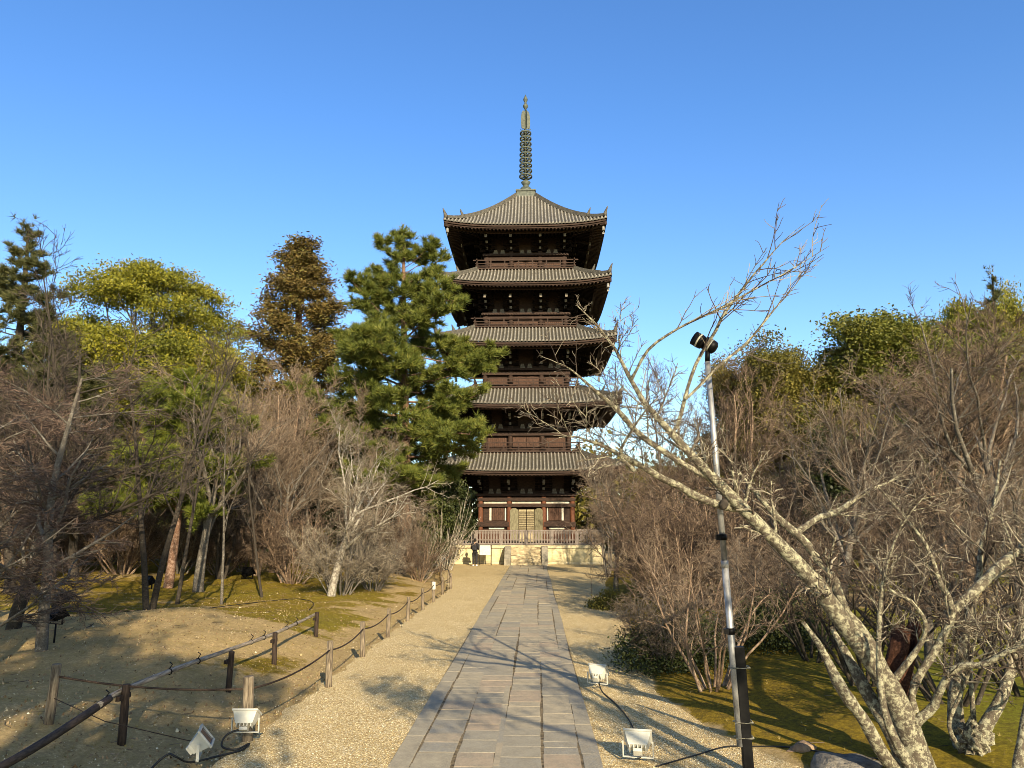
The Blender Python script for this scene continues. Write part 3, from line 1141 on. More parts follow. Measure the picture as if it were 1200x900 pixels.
m.lathe([(0.07, 36.9), (0.09, 37.1), (0.20, 37.25), (0.22, 37.4), (0.12, 37.55), (0.08, 37.7), (0.17, 37.85), (0.19, 38.0), (0.10, 38.2), (0.015, 38.42)], n=14)
m.obj('jewel', bronze, F)

# balustrade round the platform edge
rail_m = noisy('grey_brown_wood', (0.13, 0.108, 0.095), (0.24, 0.205, 0.18), 5, (4, 4, 1), 0.85)
bl = thing('balustrade', 'grey-brown wooden balustrade with square pickets on the stone platform of the pagoda', 'balustrade', (PX, PY, 1.262))
hb = 5.22
for k in range(4):
    rz = k * math.pi / 2
    m = MB()
    m.bbox(-hb - 0.12, hb + 0.12, -hb - 0.06, -hb + 0.06, 0.93, 1.03)
    m.obj('top_rail', rail_m, bl, rot=(0, 0, rz))
    m = MB()
    m.bbox(-hb, hb, -hb - 0.05, -hb + 0.05, 0.05, 0.15)
    m.bbox(-hb, hb, -hb - 0.042, -hb + 0.042, 0.33, 0.39)
    m.bbox(-hb, hb, -hb - 0.042, -hb + 0.042, 0.80, 0.86)
    m.obj('lower_rail', rail_m, bl, rot=(0, 0, rz))
    m = MB()
    for q in range(54):
        x = -hb + 2 * hb * (q + 0.5) / 54
        m.bbox(x - 0.046, x + 0.046, -hb - 0.03, -hb + 0.03, 0.153, 0.928)
    m.obj('picket_panel', rail_m, bl, rot=(0, 0, rz))
for k in range(4):
    c, s2 = [(1, 0), (0, 1), (-1, 0), (0, -1)][k]
    for q in range(6):
        x, y = -hb + 2 * hb * q / 6, -hb - 0.005
        m = MB()
        m.bbox(-0.065, 0.065, -0.065, 0.065, 0, 1.0 if q else 1.12)
        m.obj('post', rail_m, bl, loc=(x * c - y * s2, x * s2 + y * c, 0))
# ------------------------------------------------------------------ materials of the small things
post_m = noisy('weathered_post_wood', (0.07, 0.053, 0.037), (0.27, 0.22, 0.155), 7, (5, 5, 0.7), 0.9, 0.15, 0.5)
post_dk = noisy('dark_post_wood', (0.018, 0.012, 0.009), (0.055, 0.038, 0.028), 7, (5, 5, 0.7), 0.8, 0.2, 0.4)
bamboo_m = noisy('dry_bamboo', (0.10, 0.078, 0.055), (0.42, 0.36, 0.28), 5, (9, 0.8, 9), 0.6, 0.35, 0.2)
bamboo_dk = noisy('old_dark_bamboo', (0.025, 0.017, 0.012), (0.065, 0.046, 0.034), 5, (9, 0.8, 9), 0.6, 0.35, 0.2)
rope_m = noisy('tarred_rope', (0.02, 0.013, 0.009), (0.07, 0.045, 0.03), 60)
white_paint = noisy('white_enamel', (0.44, 0.43, 0.37), (0.55, 0.54, 0.47), 7, (1, 1, 1), 0.45, 0.4, 0.1)
lamp_glass, _N, _L, _b = new_mat('dark_lamp_glass', 0.12, 0.6)
_b.inputs['Base Color'].default_value = c4((0.02, 0.025, 0.05))
black_paint = noisy('black_enamel', (0.003, 0.003, 0.0035), (0.007, 0.007, 0.007), 9, (1, 1, 1), 0.45, 0.12, 0.1)
rubber, _N, _L, _b = new_mat('black_cable', 0.5, 0.4)
_b.inputs['Base Color'].default_value = c4((0.012, 0.012, 0.012))
galv = noisy('galvanised_steel', (0.20, 0.20, 0.20), (0.42, 0.42, 0.41), 14, (1, 1, 0.5), 0.5, 0.4, 0.15, metal=0.6)
wire_m = noisy('tie_wire', (0.30, 0.29, 0.22), (0.5, 0.48, 0.4), 20, metal=0.4)
rock_m = noisy('grey_rock', (0.085, 0.075, 0.06), (0.27, 0.245, 0.20), 6, (1, 1, 2), 0.85, 0.3, 0.9, 0.05, detail=8)
rock_w = noisy('tan_rock', (0.20, 0.13, 0.08), (0.36, 0.26, 0.17), 6, (1, 1, 1), 0.85, 0.3, 0.9, 0.05, detail=8)


def round_post(h, r, seed, n=10):
    rg = random.Random(seed)
    m = MB()
    prof = [(r * 1.02, -0.25), (r * rg.uniform(.97, 1.05), h * 0.3), (r * rg.uniform(.94, 1.0), h * 0.7), (r * 0.97, h - 0.015), (r * 0.85, h)]
    m.lathe(prof, n=n)
    return m


# ------------------------------------------------------------------ rope fence along the left edge of the gravel
rf_ = thing('rope_fence', 'low rope fence of round weathered posts along the left edge of the gravel', 'fence', (-3.6, 10, 0))
R0 = Vector((-3.6, 10, 0))
rp = [(-6.2, 10.0, 0.72, .06), (-3.66, 10.08, 0.78, .07), (-3.5, 13.28, 0.74, .055), (-3.58, 16.2, 0.70, .055), (-3.6, 19.0, 0.66, .05), (-3.62, 22.0, 0.66, .05),
      (-3.62, 24.9, 0.66, .05), (-3.60, 27.4, 0.72, .06), (-3.62, 30.2, 0.66, .05), (-3.62, 33.0, 0.62, .05), (-4.05, 36.0, 0.75, .05), (-4.9, 40.2, 0.75, .05), (-5.5, 44.5, 0.8, .05)]
tops = []
for i, (x, y, h, r) in enumerate(rp):
    z = gz1(x, y) if x < -6 else 0.0
    o = round_post(h, r, i).obj('post', post_m, rf_, loc=(x - R0.x, y - R0.y, z))
    o.rotation_euler = (random.uniform(-.05, .05), random.uniform(-.04, .04), random.random() * 6)
    tops.append(Vector((x, y, z + h * 0.80)))
for a, b in zip(tops[:-1], tops[1:]):
    m = MB()
    pts = []
    for u in np.linspace(0, 1, 12):
        p = a.lerp(b, float(u))
        p.z -= 0.34 * u * (1 - u) * min(1.0, (b - a).length / 3)
        pts.append(p - R0 + Vector((0, 0, 0)))
    m.tube(pts, 0.014, 5)
    m.obj('rope', rope_m, rf_)
m = MB()                                              # the lower wire at the near end
pts = [tops[0] + Vector((0, 0, -0.26)), Vector((-5.2, 9.5, 0.36)), Vector((-4.1, 9.55, 0.12))]
m.tube([p - R0 for p in pts], 0.006, 4)
m.obj('wire', rope_m, rf_)
m = MB()
m.lathe([(0.068, 0.42), (0.07, 0.44), (0.07, 0.66), (0.066, 0.68)], n=10)
m.obj('white_cap', white_paint, rf_, loc=(-3.60 - R0.x, 27.4 - R0.y, 0))

# ------------------------------------------------------------------ bamboo rail fence on the mound
bf = thing('bamboo_fence', 'single bamboo rail tied to four dark posts on the sandy mound', 'fence', (-5.2, 10, 0))
B0 = Vector((-5.2, 10, 0))
bp = [(-5.25, 10.03), (-5.18, 13.23), (-5.12, 15.3), (-5.25, 18.6)]
for i, (x, y) in enumerate(bp):
    z = gz1(x, y)
    hh = 0.64 - z if i == 0 else 0.56 - z * 0.6
    o = round_post(hh + 0.04, 0.052, 30 + i).obj('post', post_dk, bf, loc=(x - B0.x, y - B0.y, z))
    o.rotation_euler = (random.uniform(-.04, .04), random.uniform(-.03, .03), 0)
    m = MB()
    m.bar((-0.02, -0.16, hh - 0.11), (-0.02, 0.12, hh - 0.11), 0.05, 0.06)
    m.obj('bracket_block', post_dk, bf, loc=(x - B0.x, y - B0.y, z))
rail = [(-5.33, 9.55, 0.52), (-5.33, 10.03, 0.585), (-5.30, 11.6, 0.60), (-5.27, 13.23, 0.575), (-5.20, 15.3, 0.555), (-5.26, 17.2, 0.55), (-5.32, 18.9, 0.56)]
P_, R_ = resample([Vector(p) - B0 for p in rail], [0.036, 0.037, 0.036, 0.035, 0.034, 0.033, 0.03], 60)
R_ = R_ * (1 + 0.09 * (np.arange(60) % 6 == 0))       # bamboo joints
m = MB()
m.tube([tuple(p) for p in P_], list(R_), 9)
ra = m.obj('bamboo_rail', bamboo_m, bf)
m = MB()
P2, R2 = resample([Vector(p) - B0 for p in [(-5.30, 9.75, 0.57), (-5.42, 9.3, 0.42), (-5.62, 8.7, 0.22), (-5.9, 7.9, 0.02)]], [0.047, 0.05, 0.05, 0.05], 14)
m.tube([tuple(p) for p in P2], list(R2), 8)
m.obj('lower_rail', bamboo_dk, bf)
for y in (9.7, 11.3, 12.2, 14.3, 14.9, 16.3, 17.0):
    x = float(np.interp(y, [p[1] for p in rail], [p[0] for p in rail]))
    z = float(np.interp(y, [p[1] for p in rail], [p[2] for p in rail]))
    m = MB()
    m.lathe([(0.041, -0.012), (0.048, 0), (0.041, 0.012)], (x - B0.x, y - B0.y, z), 9, 0, Matrix.Rotation(math.pi / 2, 3, 'X'))
    m.tube([(x - B0.x, y - B0.y, z + 0.045), (x - B0.x + .03, y - B0.y + .02, z + 0.10), (x - B0.x - .02, y - B0.y + .03, z + 0.13)], 0.008, 4)
    m.obj('wire_tie', black_paint, ra)


# ------------------------------------------------------------------ floodlights
def floodlight(name, label, loc, rz, tilt, paint, stake=0.0, group=None, s=1.0, box=False):
    """lamp housing on a U bracket; the glass faces local +Y before tilting up"""
    t = thing(name, label, 'floodlight', loc, rz, group)
    zc = (stake if stake else 0.0) + 0.17 * s
    m = MB()
    hw, hh = 0.15 * s, 0.10 * s
    f, b_ = 0.07 * s, -0.07 * s
    vs = [(-hw, f, -hh), (hw, f, -hh), (hw, f, hh), (-hw, f, hh), (-hw * .72, b_, -hh * .6), (hw * .72, b_, -hh * .6), (hw * .72, b_, hh * .6), (-hw * .72, b_, hh * .6)]
    m.add(vs, [(1, 0, 4, 5), (2, 1, 5, 6), (3, 2, 6, 7), (0, 3, 7, 4), (4, 7, 6, 5)])
    m.bbox(-hw - .012 * s, hw + .012 * s, f - .004, f + 0.022 * s, hh - 0.012 * s, hh + .014 * s)
    m.bbox(-hw - .012 * s, hw + .012 * s, f - .004, f + 0.022 * s, -hh - .014 * s, -hh + .012 * s)
    for sx in (-1, 1):
        m.bbox(sx * (hw - .012 * s), sx * (hw + .012 * s), f - .004, f + 0.022 * s, -hh + .0125 * s, hh - .0125 * s)
    for k in range(5):                                # cooling fins
        x = (-0.6 + 0.3 * k) * hw
        m.bbox(x - .006 * s, x + .006 * s, b_ - .035 * s, b_ + .04 * s, -hh * .55, hh * .55)
    m.bbox(-0.05 * s, 0.05 * s, b_ - 0.075 * s, b_ - 0.036 * s, -0.045 * s, 0.045 * s)
    R = (tilt, 0, 0)
    o = m.obj('housing', paint, t, loc=(0, 0, zc), rot=R, bevel=0.004)
    m = MB()
    m.bbox(-hw + .0125 * s, hw - .0125 * s, f - 0.003, f + 0.008 * s, -hh + .0125 * s, hh - .0125 * s)
    m.obj('glass', lamp_glass, o)
    m = MB()
    for sx in (-1, 1):
        m.bar((sx * (hw + .02 * s), 0, zc + .01), (sx * (hw + .02 * s), 0, zc - 0.16 * s), 0.012 * s, 0.03 * s)
    m.bar((-hw - .026 * s, 0, zc - 0.16 * s), (hw + .026 * s, 0, zc - 0.16 * s), 0.03 * s, 0.012 * s)
    m.obj('bracket', paint, t)
    if stake:
        m = MB()
        m.cyl((0, 0, -0.15), (0, 0, zc - 0.155 * s), 0.018, n=8)
        m.obj('stake', paint, t)
    return t


floodlight('floodlight', 'white floodlight fixed low on the front of the near rope fence post, glass showing', (-3.60, 9.82, 0.16), math.radians(2), math.radians(62), white_paint, s=0.98)
floodlight('floodlight', 'white floodlight standing on short legs beside the near fence post, seen from its side', (-3.86, 9.12, 0.07), math.radians(-72), math.radians(40), white_paint, s=1.05)
floodlight('floodlight', 'white floodlight on the gravel right of the path, level with the dark bush', (1.02, 13.15, 0.10), math.radians(-25), math.radians(35), white_paint, s=1.0)
floodlight('floodlight', 'white floodlight at the near right edge of the path by the black cable', (1.17, 9.3, 0.06), math.radians(-10), math.radians(40), white_paint, s=1.0)
for x, y, st_, lab in ((-9.3, 14.9, 0.34, 'small dark floodlight on a short stake beside the grey leaning trunk'), (-10.25, 20.2, 0.55, 'small dark floodlight on a thin stake at the sand mound edge'),
                      (-13.2, 21.2, 0.0, 'dark box floodlight lying on the moss behind the maple'), (-12.8, 34.0, 0.0, 'small dark box floodlight on the far moss under the trees')):
    floodlight('floodlight', lab, (x, y, gz1(x, y)), math.radians(random.uniform(-60, -20)), math.radians(40), black_paint, stake=st_, s=1.1 if st_ else 1.7)


def cable(label, pts, r=0.011):
    m = MB()
    pts = [(x, y, (gz1(x, y) if z is None else z) + r * 0.6) for x, y, z in pts]
    P, R = resample(pts, [r] * len(pts), len(pts) * 8)
    m.tube([tuple(p) for p in P], r, 6)
    o = m.obj('cable', rubber)
    return tag(o, label, 'cable')


cable('black cable running over the gravel between the two right floodlights', [(1.04, 13.1, 0.12), (1.08, 12.95, 0.01), (1.2, 12.2, 0.01), (1.29, 11.2, 0.012), (1.28, 10.2, 0.01), (1.2, 9.5, 0.01), (1.19, 9.2, 0.1)])
cable('black cable looping round the near fence post and the left floodlights', [(-3.6, 9.78, 0.22), (-3.78, 9.7, 0.16), (-3.8, 9.62, 0.05), (-3.62, 9.6, 0.02), (-3.5, 9.72, 0.06), (-3.55, 9.6, 0.015), (-3.75, 9.35, 0.012), (-3.95, 9.1, 0.02),
      (-4.05, 8.95, 0.12), (-4.15, 8.95, 0.14), (-4.25, 8.8, 0.03), (-4.1, 8.6, 0.01)], 0.012)
cable('thin black cable crossing the moss from the light pole to the grey rock', [(1.35, 9.15, 0.01), (1.9, 9.6, 0.01), (2.3, 9.9, 0.02), (2.6, 10.0, None), (3.0, 9.7, None), (3.4, 9.35, None), (4.2, 8.9, None)], 0.009)
cable('black cable trailing over the moss left of the bamboo fence', [(-12.8, 21.1, None), (-11.5, 21.6, None), (-10.2, 20.9, None), (-9.8, 22.0, None), (-9.0, 25, None), (-8.2, 26.5, None), (-7.2, 25.0, None), (-6.6, 22.5, None)], 0.012)
cable('black cable lying along the moss behind the big left trunk', [(-9.3, 15.2, None), (-9.8, 17.0, None), (-10.6, 18.6, None), (-11.2, 20.0, None), (-13.0, 21.0, None)], 0.012)

# ------------------------------------------------------------------ light pole with black spotlights
lp = thing('light_pole', 'silver steel lamp pole strapped to a black stake, twin black spotlights on top', 'light pole', (2.33, 9.03, 0))
L0 = Vector((2.33, 9.03, 0))
pa, pb = Vector((2.27, 9.02, 0.27)), Vector(at(829, 424, 9.05))
m = MB()
d = (pb - pa).normalized()
mid = pa + (pb - pa) * 0.45
m.cyl(pa - L0, mid - L0, 0.039, n=16)
m.cyl(mid - L0, pb - L0, 0.034, n=16)
m.cyl(mid - d * 0.04 - L0, mid + d * 0.04 - L0, 0.044, n=16)
m.obj('pole', galv, lp)
m = MB()
q = Vector((2.345, 9.02, 0))
m.bbox(-0.055, 0.055, -0.04, 0.04, -0.3, 1.33)
so_ = m.obj('stake', black_paint, lp, loc=q - L0, bevel=0.006)
so_.rotation_euler = (0, math.radians(-1.5), 0)
for z in (0.36, 0.52, 1.1):
    m = MB()
    c = pa + d * ((z - pa.z) / d.z)
    m.tube([(c.x - L0.x - .05, c.y - L0.y - .045, z), (q.x - L0.x + .065, q.y - L0.y - .052, z + .005), (q.x - L0.x + .068, q.y - L0.y + .05, z + .01), (c.x - L0.x - .05, c.y - L0.y + .05, z)], 0.011, 5)
    m.obj('strap', wire_m, lp)
m = MB()
c0 = pb - L0
m.cyl(c0, c0 + Vector((0.01, 0, 0.15)), 0.03, n=10)
m.bar(c0 + Vector((-0.015, 0.0, 0.13)), c0 + Vector((0.06, 0, 0.21)), 0.03, 0.03)
m.obj('lamp_arm', black_paint, lp)
for i, (off, ln_, r) in enumerate(((Vector((0.045, 0.0, 0.20)), 0.16, 0.085), (Vector((-0.085, 0.02, 0.27)), 0.15, 0.088))):
    m = MB()
    ax = Vector((-0.72, 0.25, 0.55)).normalized()
    M3 = ax.to_track_quat('Z', 'Y').to_matrix()
    m.lathe([(r * 0.55, -ln_ * .5), (r * 0.92, -ln_ * .38), (r, -ln_ * .2), (r, ln_ * .5), (r * 0.9, ln_ * .5), (r * 0.86, ln_ * .42)], c0 + off, 18, 0, M3)
    hd = m.obj('spotlight', black_paint, lp)
    m = MB()
    m.lathe([(r * 0.85, ln_ * .40), (r * 0.6, ln_ * .44), (0.01, ln_ * .45)], c0 + off, 18, 0, M3)
    m.obj('lens', lamp_glass, hd)
    m = MB()
    m.lathe([(r * 1.03, -0.01), (r * 1.03, 0.01)], c0 + off, 18, 0, M3)
    m.obj('trim_ring', wire_m, hd)
for t_ in (0.28, 0.52):                                # cable clip collars
    m = MB()
    c = pa + (pb - pa) * t_ - L0
    m.cyl(c - d * 0.035, c + d * 0.035, 0.049, n=12)
    m.box(c + Vector((-0.055, -0.02, 0)), (0.05, 0.05, 0.06))
    m.obj('clamp', black_paint, lp)

# ------------------------------------------------------------------ rock by the right edge
def rock(name, label, loc, size, seed, mat):
    rg = np.random.default_rng(seed)
    m = MB()
    n, rings = 22, 11
    ks = [(rg.normal(size=3) * f, rg.random() * 6, a) for f, a in ((1.5, .22), (2.6, .14), (4.5, .08), (8, .04))]
    vs, fs = [], []
    for i in range(rings + 1):
        th = math.pi * i / rings
        for k in range(n):
            a = 2 * math.pi * k / n
            p = np.array([math.sin(th) * math.cos(a), math.sin(th) * math.sin(a), math.cos(th)])
            s = 1 + sum(c * math.sin(float(kk @ p) + ph) for kk, ph, c in ks)
            vs.append(p * s * np.array(size))
    for i in range(rings):
        for k in range(n):
            a, b2 = i * n + k, i * n + (k + 1) % n
            fs.append((a, a + n, b2 + n, b2))
    m.add(vs, fs, 0, True)
    return tag(m.obj(name, mat, loc=loc), label, 'rock')


rock('rock', 'grey streaked rock at the right edge of the gravel', (3.42, 9.0, 0.02), (0.38, 0.28, 0.16), 4, rock_m)
rock('rock', 'small tan stone behind the grey streaked rock', (3.12, 9.62, 0.05), (0.17, 0.13, 0.10), 9, rock_w)

# ------------------------------------------------------------------ handrail posts and cord left of the pagoda
hr = thing('handrail', 'slanting pale pole frame beside the left end of the stone platform', 'handrail', (-6.0, 51.0, 0))
m = MB(); m.cyl((0.02, 0.8, 0), (0.02, 0.8, 4.6), 0.05, 0.035, 8); m.obj('tall_pole', post_m, hr)
m = MB(); m.cyl((-0.75, -3.0, 0), (-0.55, -2.7, 1.5), 0.06, n=8); m.obj('leg', post_m, hr)
m = MB(); m.cyl((0.35, -6.0, 0), (-0.35, -2.6, 1.6), 0.06, n=8); m.obj('leg', post_m, hr)
m = MB(); m.cyl((-0.8, -2.65, 1.42), (0.1, -2.4, 1.62), 0.045, n=8); m.obj('crossbar', post_m, hr)

# ------------------------------------------------------------------ information board
ib = thing('information_board', 'white information board on two dark legs in front of the stone platform', 'sign', (-3.38, 51.1, 0))
m = MB(); m.box((0, 0, 0), (0.74, 0.04, 0.66)); bo = m.obj('board', white_paint, ib, loc=(0.05, 0, 0.98), rot=(math.radians(-20), 0, 0))
for sx in (-1, 1):
    m = MB(); m.bbox(-0.03, 0.03, -0.03, 0.03, 0, 1.32); m.obj('leg', black_paint, ib, loc=(0.05 + sx * 0.40, 0.05, 0))
m = MB(); m.bbox(-0.37, 0.37, -0.02, 0.02, 0.12, 0.17); m.obj('stretcher', black_paint, ib, loc=(0.05, 0.05, 0))

# ------------------------------------------------------------------ person
skin_m = noisy('skin', (0.34, 0.21, 0.15), (0.40, 0.25, 0.18), 8, bmp=0)
cloth_blk = noisy('black_cloth', (0.010, 0.010, 0.012), (0.022, 0.022, 0.025), 25)
cloth_trs = noisy('dark_trouser_cloth', (0.012, 0.012, 0.015), (0.03, 0.03, 0.035), 25)
hair_m = noisy('black_hair', (0.008, 0.007, 0.006), (0.02, 0.017, 0.014), 30)
shoe_m = noisy('white_shoe', (0.6, 0.6, 0.58), (0.75, 0.75, 0.72), 10)
bag_m = noisy('dark_backpack', (0.015, 0.015, 0.018), (0.035, 0.035, 0.04), 20)


def skinned(name, verts, edges, radii, mat, parent, root=0):
    me = bpy.data.meshes.new(name)
    me.from_pydata(verts, edges, [])
    me.materials.append(mat)
    o = mesh_obj(name, me, parent)
    sk = o.modifiers.new('skin', 'SKIN')
    sk.use_smooth_shade = True
    o.modifiers.new('sub', 'SUBSURF').render_levels = 2
    return o, radii, root


def set_skin(o, radii, root):
    me = o.data
    if me.skin_vertices:
        for i, (v, r) in enumerate(zip(me.skin_vertices[0].data, radii)):
            v.radius = r if isinstance(r, tuple) else (r, r)
            v.use_root = i == root
    else:
        import bmesh
        bm = bmesh.new()
        bm.from_mesh(me)
        lay = bm.verts.layers.skin.verify()
        for v, r in zip(bm.verts, radii):
            v[lay].radius = r if isinstance(r, tuple) else (r, r)
            v[lay].use_root = v.index == root
        bm.to_mesh(me)
        bm.free()


ps = thing('person', 'person in black jacket with dark backpack, seen from behind, facing the white board', 'person', (-3.95, 50.35, 0), math.radians(-12))
# joints (facing +Y); body: pelvis root, spine, neck, head, arms with hands, legs
J = {'pel': (0, 0, .92), 'spi': (0, 0, 1.12), 'che': (0, -.01, 1.34), 'nek': (0, 0, 1.48), 'jaw': (0, .02, 1.555), 'hed': (0, .025, 1.64), 'top': (0, .01, 1.72)}
V_ = list(J.values())
E_ = [(0, 1), (1, 2), (2, 3), (3, 4), (4, 5), (5, 6)]
R_b = [(.10, .07), (.10, .07), (.13, .09), (.05, .05), (.068, .075), (.078, .092), (.05, .06)]
for sx in (-1, 1):
    o = len(V_)
    V_ += [(sx * .19, -.01, 1.40), (sx * .24, -.02, 1.13), (sx * .17, .17, 1.05), (sx * .14, .23, 1.06), (sx * .125, .29, 1.065)]
    E_ += [(2, o), (o, o + 1), (o + 1, o + 2), (o + 2, o + 3), (o + 3, o + 4)]
    R_b += [.055, .042, .03, .034, .018]
    o2 = len(V_)
    V_ += [(sx * .095, 0, .86), (sx * .10, .01, .49), (sx * .105, -.01, .09), (sx * .11, .14, .04)]
    E_ += [(0, o2), (o2, o2 + 1), (o2 + 1, o2 + 2), (o2 + 2, o2 + 3)]
    R_b += [.085, .055, .04, .03]
    for k, (dx, ln2) in enumerate(((-.028, .06), (-.01, .075), (.01, .07), (.028, .055))):
        o3 = len(V_)
        V_ += [(sx * .125 + dx, .33, 1.06), (sx * .125 + dx, .33 + ln2, 1.045)]
        E_ += [(o + 4, o3), (o3, o3 + 1)]
        R_b += [.009, .007]
    o3 = len(V_)
    V_ += [(sx * .125 - sx * .045, .285, 1.075), (sx * .125 - sx * .055, .325, 1.08)]
    E_ += [(o + 3, o3), (o3, o3 + 1)]
    R_b += [.011, .008]
o_, r_, k_ = skinned('body', V_, E_, R_b, skin_m, ps)
set_skin(o_, r_, k_)
VJ, EJ, RJ = [(0, 0, .80), (0, 0, 1.08), (0, -.01, 1.35), (0, 0, 1.47)], [(0, 1), (1, 2), (2, 3)], [(.185, .135), (.175, .125), (.19, .13), (.075, .07)]
for sx in (-1, 1):
    o = len(VJ)
    VJ += [(sx * .205, -.01, 1.395), (sx * .255, -.02, 1.13), (sx * .18, .16, 1.05)]
    EJ += [(2, o), (o, o + 1), (o + 1, o + 2)]
    RJ += [.08, .065, .05]
o_, r_, k_ = skinned('jacket', VJ, EJ, RJ, cloth_blk, ps, 1)
set_skin(o_, r_, k_)
VT, ET, RT = [(0, 0, .95)], [], [(.165, .125)]
for sx in (-1, 1):
    o = len(VT)
    VT += [(sx * .10, 0, .80), (sx * .105, .012, .48), (sx * .11, -.01, .10)]
    ET += [(0, o), (o, o + 1), (o + 1, o + 2)]
    RT += [.105, .078, .068]
o_, r_, k_ = skinned('trousers', VT, ET, RT, cloth_trs, ps)
set_skin(o_, r_, k_)
for sx in (-1, 1):
    m = MB()
    m.lathe([(0.055, 0), (0.06, 0.03), (0.05, 0.075), (0.03, 0.095)], (0, 0, 0), 12, 0, Matrix.Diagonal((0.85, 2.3, 1.0)))
    m.obj('shoe', shoe_m, ps, loc=(sx * .112, .05, 0))
m = MB()
m.lathe([(0.09, -.02), (0.104, 0.03), (0.104, .09), (.085, .15), (.045, .185), (.01, .195)], (0, 0, 0), 14, 0, Matrix.Diagonal((0.86, 1.05, 1.0)))
m.obj('hair', hair_m, ps, loc=(0, -.005, 1.585))
m = MB()
m.box((0, -.20, 1.20), (0.30, 0.15, 0.40))
m.obj('backpack', bag_m, ps, bevel=0.05)
# ------------------------------------------------------------------ plant materials
bark_pale = bark_mat('lichen_bark', (0.05, 0.042, 0.03), (0.14, 0.115, 0.085), (0.44, 0.42, 0.29), 0.46, 1.0)
bark_white = bark_mat('pale_grey_bark', (0.10, 0.085, 0.065), (0.22, 0.19, 0.15), (0.46, 0.43, 0.36), 0.55, 0.6)
bark_grey = bark_mat('grey_bark', (0.06, 0.052, 0.042), (0.16, 0.14, 0.115), (0.30, 0.28, 0.24), 0.3, 0.6)
bark_dark = bark_mat('dark_bark', (0.022, 0.018, 0.014), (0.07, 0.058, 0.046), (0.16, 0.15, 0.12), 0.15, 0.6)
bark_red = bark_mat('red_pine_bark', (0.07, 0.035, 0.022), (0.20, 0.115, 0.075), (0.34, 0.23, 0.17), 0.45, 0.6)
bark_tan = bark_mat('tan_bark', (0.09, 0.06, 0.04), (0.24, 0.165, 0.11), (0.38, 0.29, 0.21), 0.4, 0.6)
stub_m = bark_mat('rotten_red_wood', (0.012, 0.007, 0.005), (0.09, 0.038, 0.022), (0.16, 0.08, 0.05), 0.3, 1.4)
tw_main = tone_mat('twig_lichen', [(0, (0.045, 0.032, 0.025)), (0.6, (0.12, 0.094, 0.07)), (1, (0.38, 0.34, 0.25))], 0.85)
tw_beige = tone_mat('twig_beige', [(0, (0.065, 0.046, 0.033)), (0.5, (0.145, 0.108, 0.076)), (1, (0.25, 0.195, 0.14))], 0.85)
tw_red = tone_mat('twig_reddish', [(0, (0.040, 0.027, 0.020)), (0.5, (0.090, 0.062, 0.043)), (1, (0.175, 0.128, 0.088))], 0.85)
tw_dark = tone_mat('twig_dark', [(0, (0.022, 0.017, 0.014)), (0.6, (0.055, 0.043, 0.035)), (1, (0.11, 0.088, 0.07))], 0.85)
tw_maple = tone_mat('twig_maple', [(0, (0.04, 0.028, 0.024)), (0.6, (0.088, 0.060, 0.048)), (1, (0.20, 0.14, 0.105))], 0.85)
tw_pale = tone_mat('twig_pale', [(0, (0.085, 0.066, 0.047)), (0.5, (0.18, 0.148, 0.108)), (1, (0.33, 0.29, 0.22))], 0.85)
lf_pine = tone_mat('pine_needles', [(0, (0.045, 0.065, 0.014)), (0.45, (0.11, 0.135, 0.025)), (0.8, (0.18, 0.19, 0.035)), (1, (0.25, 0.235, 0.05))], 0.55, 0.15)
lf_pine_d = tone_mat('dark_conifer_needles', [(0, (0.03, 0.04, 0.016)), (0.5, (0.08, 0.088, 0.03)), (1, (0.17, 0.155, 0.06))], 0.55, 0.12)
lf_pine_y = tone_mat('light_pine_needles', [(0, (0.04, 0.062, 0.012)), (0.5, (0.125, 0.15, 0.022)), (1, (0.24, 0.25, 0.04))], 0.55, 0.2)
lf_camphor = tone_mat('yellow_green_leaves', [(0, (0.06, 0.072, 0.012)), (0.4, (0.155, 0.16, 0.019)), (0.75, (0.26, 0.24, 0.023)), (1, (0.37, 0.31, 0.035))], 0.5, 0.2)
lf_green = tone_mat('evergreen_leaves', [(0, (0.045, 0.060, 0.012)), (0.5, (0.12, 0.130, 0.022)), (1, (0.22, 0.205, 0.04))], 0.5, 0.2)
lf_dark = tone_mat('dark_evergreen_leaves', [(0, (0.016, 0.024, 0.009)), (0.6, (0.042, 0.055, 0.016)), (1, (0.10, 0.11, 0.03))], 0.5, 0.12)
lf_cedar = tone_mat('brown_cedar_sprays', [(0, (0.045, 0.034, 0.012)), (0.35, (0.11, 0.078, 0.022)), (0.6, (0.17, 0.115, 0.03)), (0.8, (0.14, 0.13, 0.032)), (1, (0.25, 0.19, 0.06))], 0.6, 0.15)
lf_olive = tone_mat('olive_leaves', [(0, (0.05, 0.05, 0.012)), (0.5, (0.135, 0.122, 0.024)), (1, (0.24, 0.20, 0.045))], 0.5, 0.2)
litter_m = tone_mat('leaf_litter', [(0, (0.09, 0.05, 0.025)), (0.5, (0.24, 0.16, 0.08)), (1, (0.46, 0.36, 0.22))], 0.9)


def lvl(P, R, s):
    return (P, R, s)


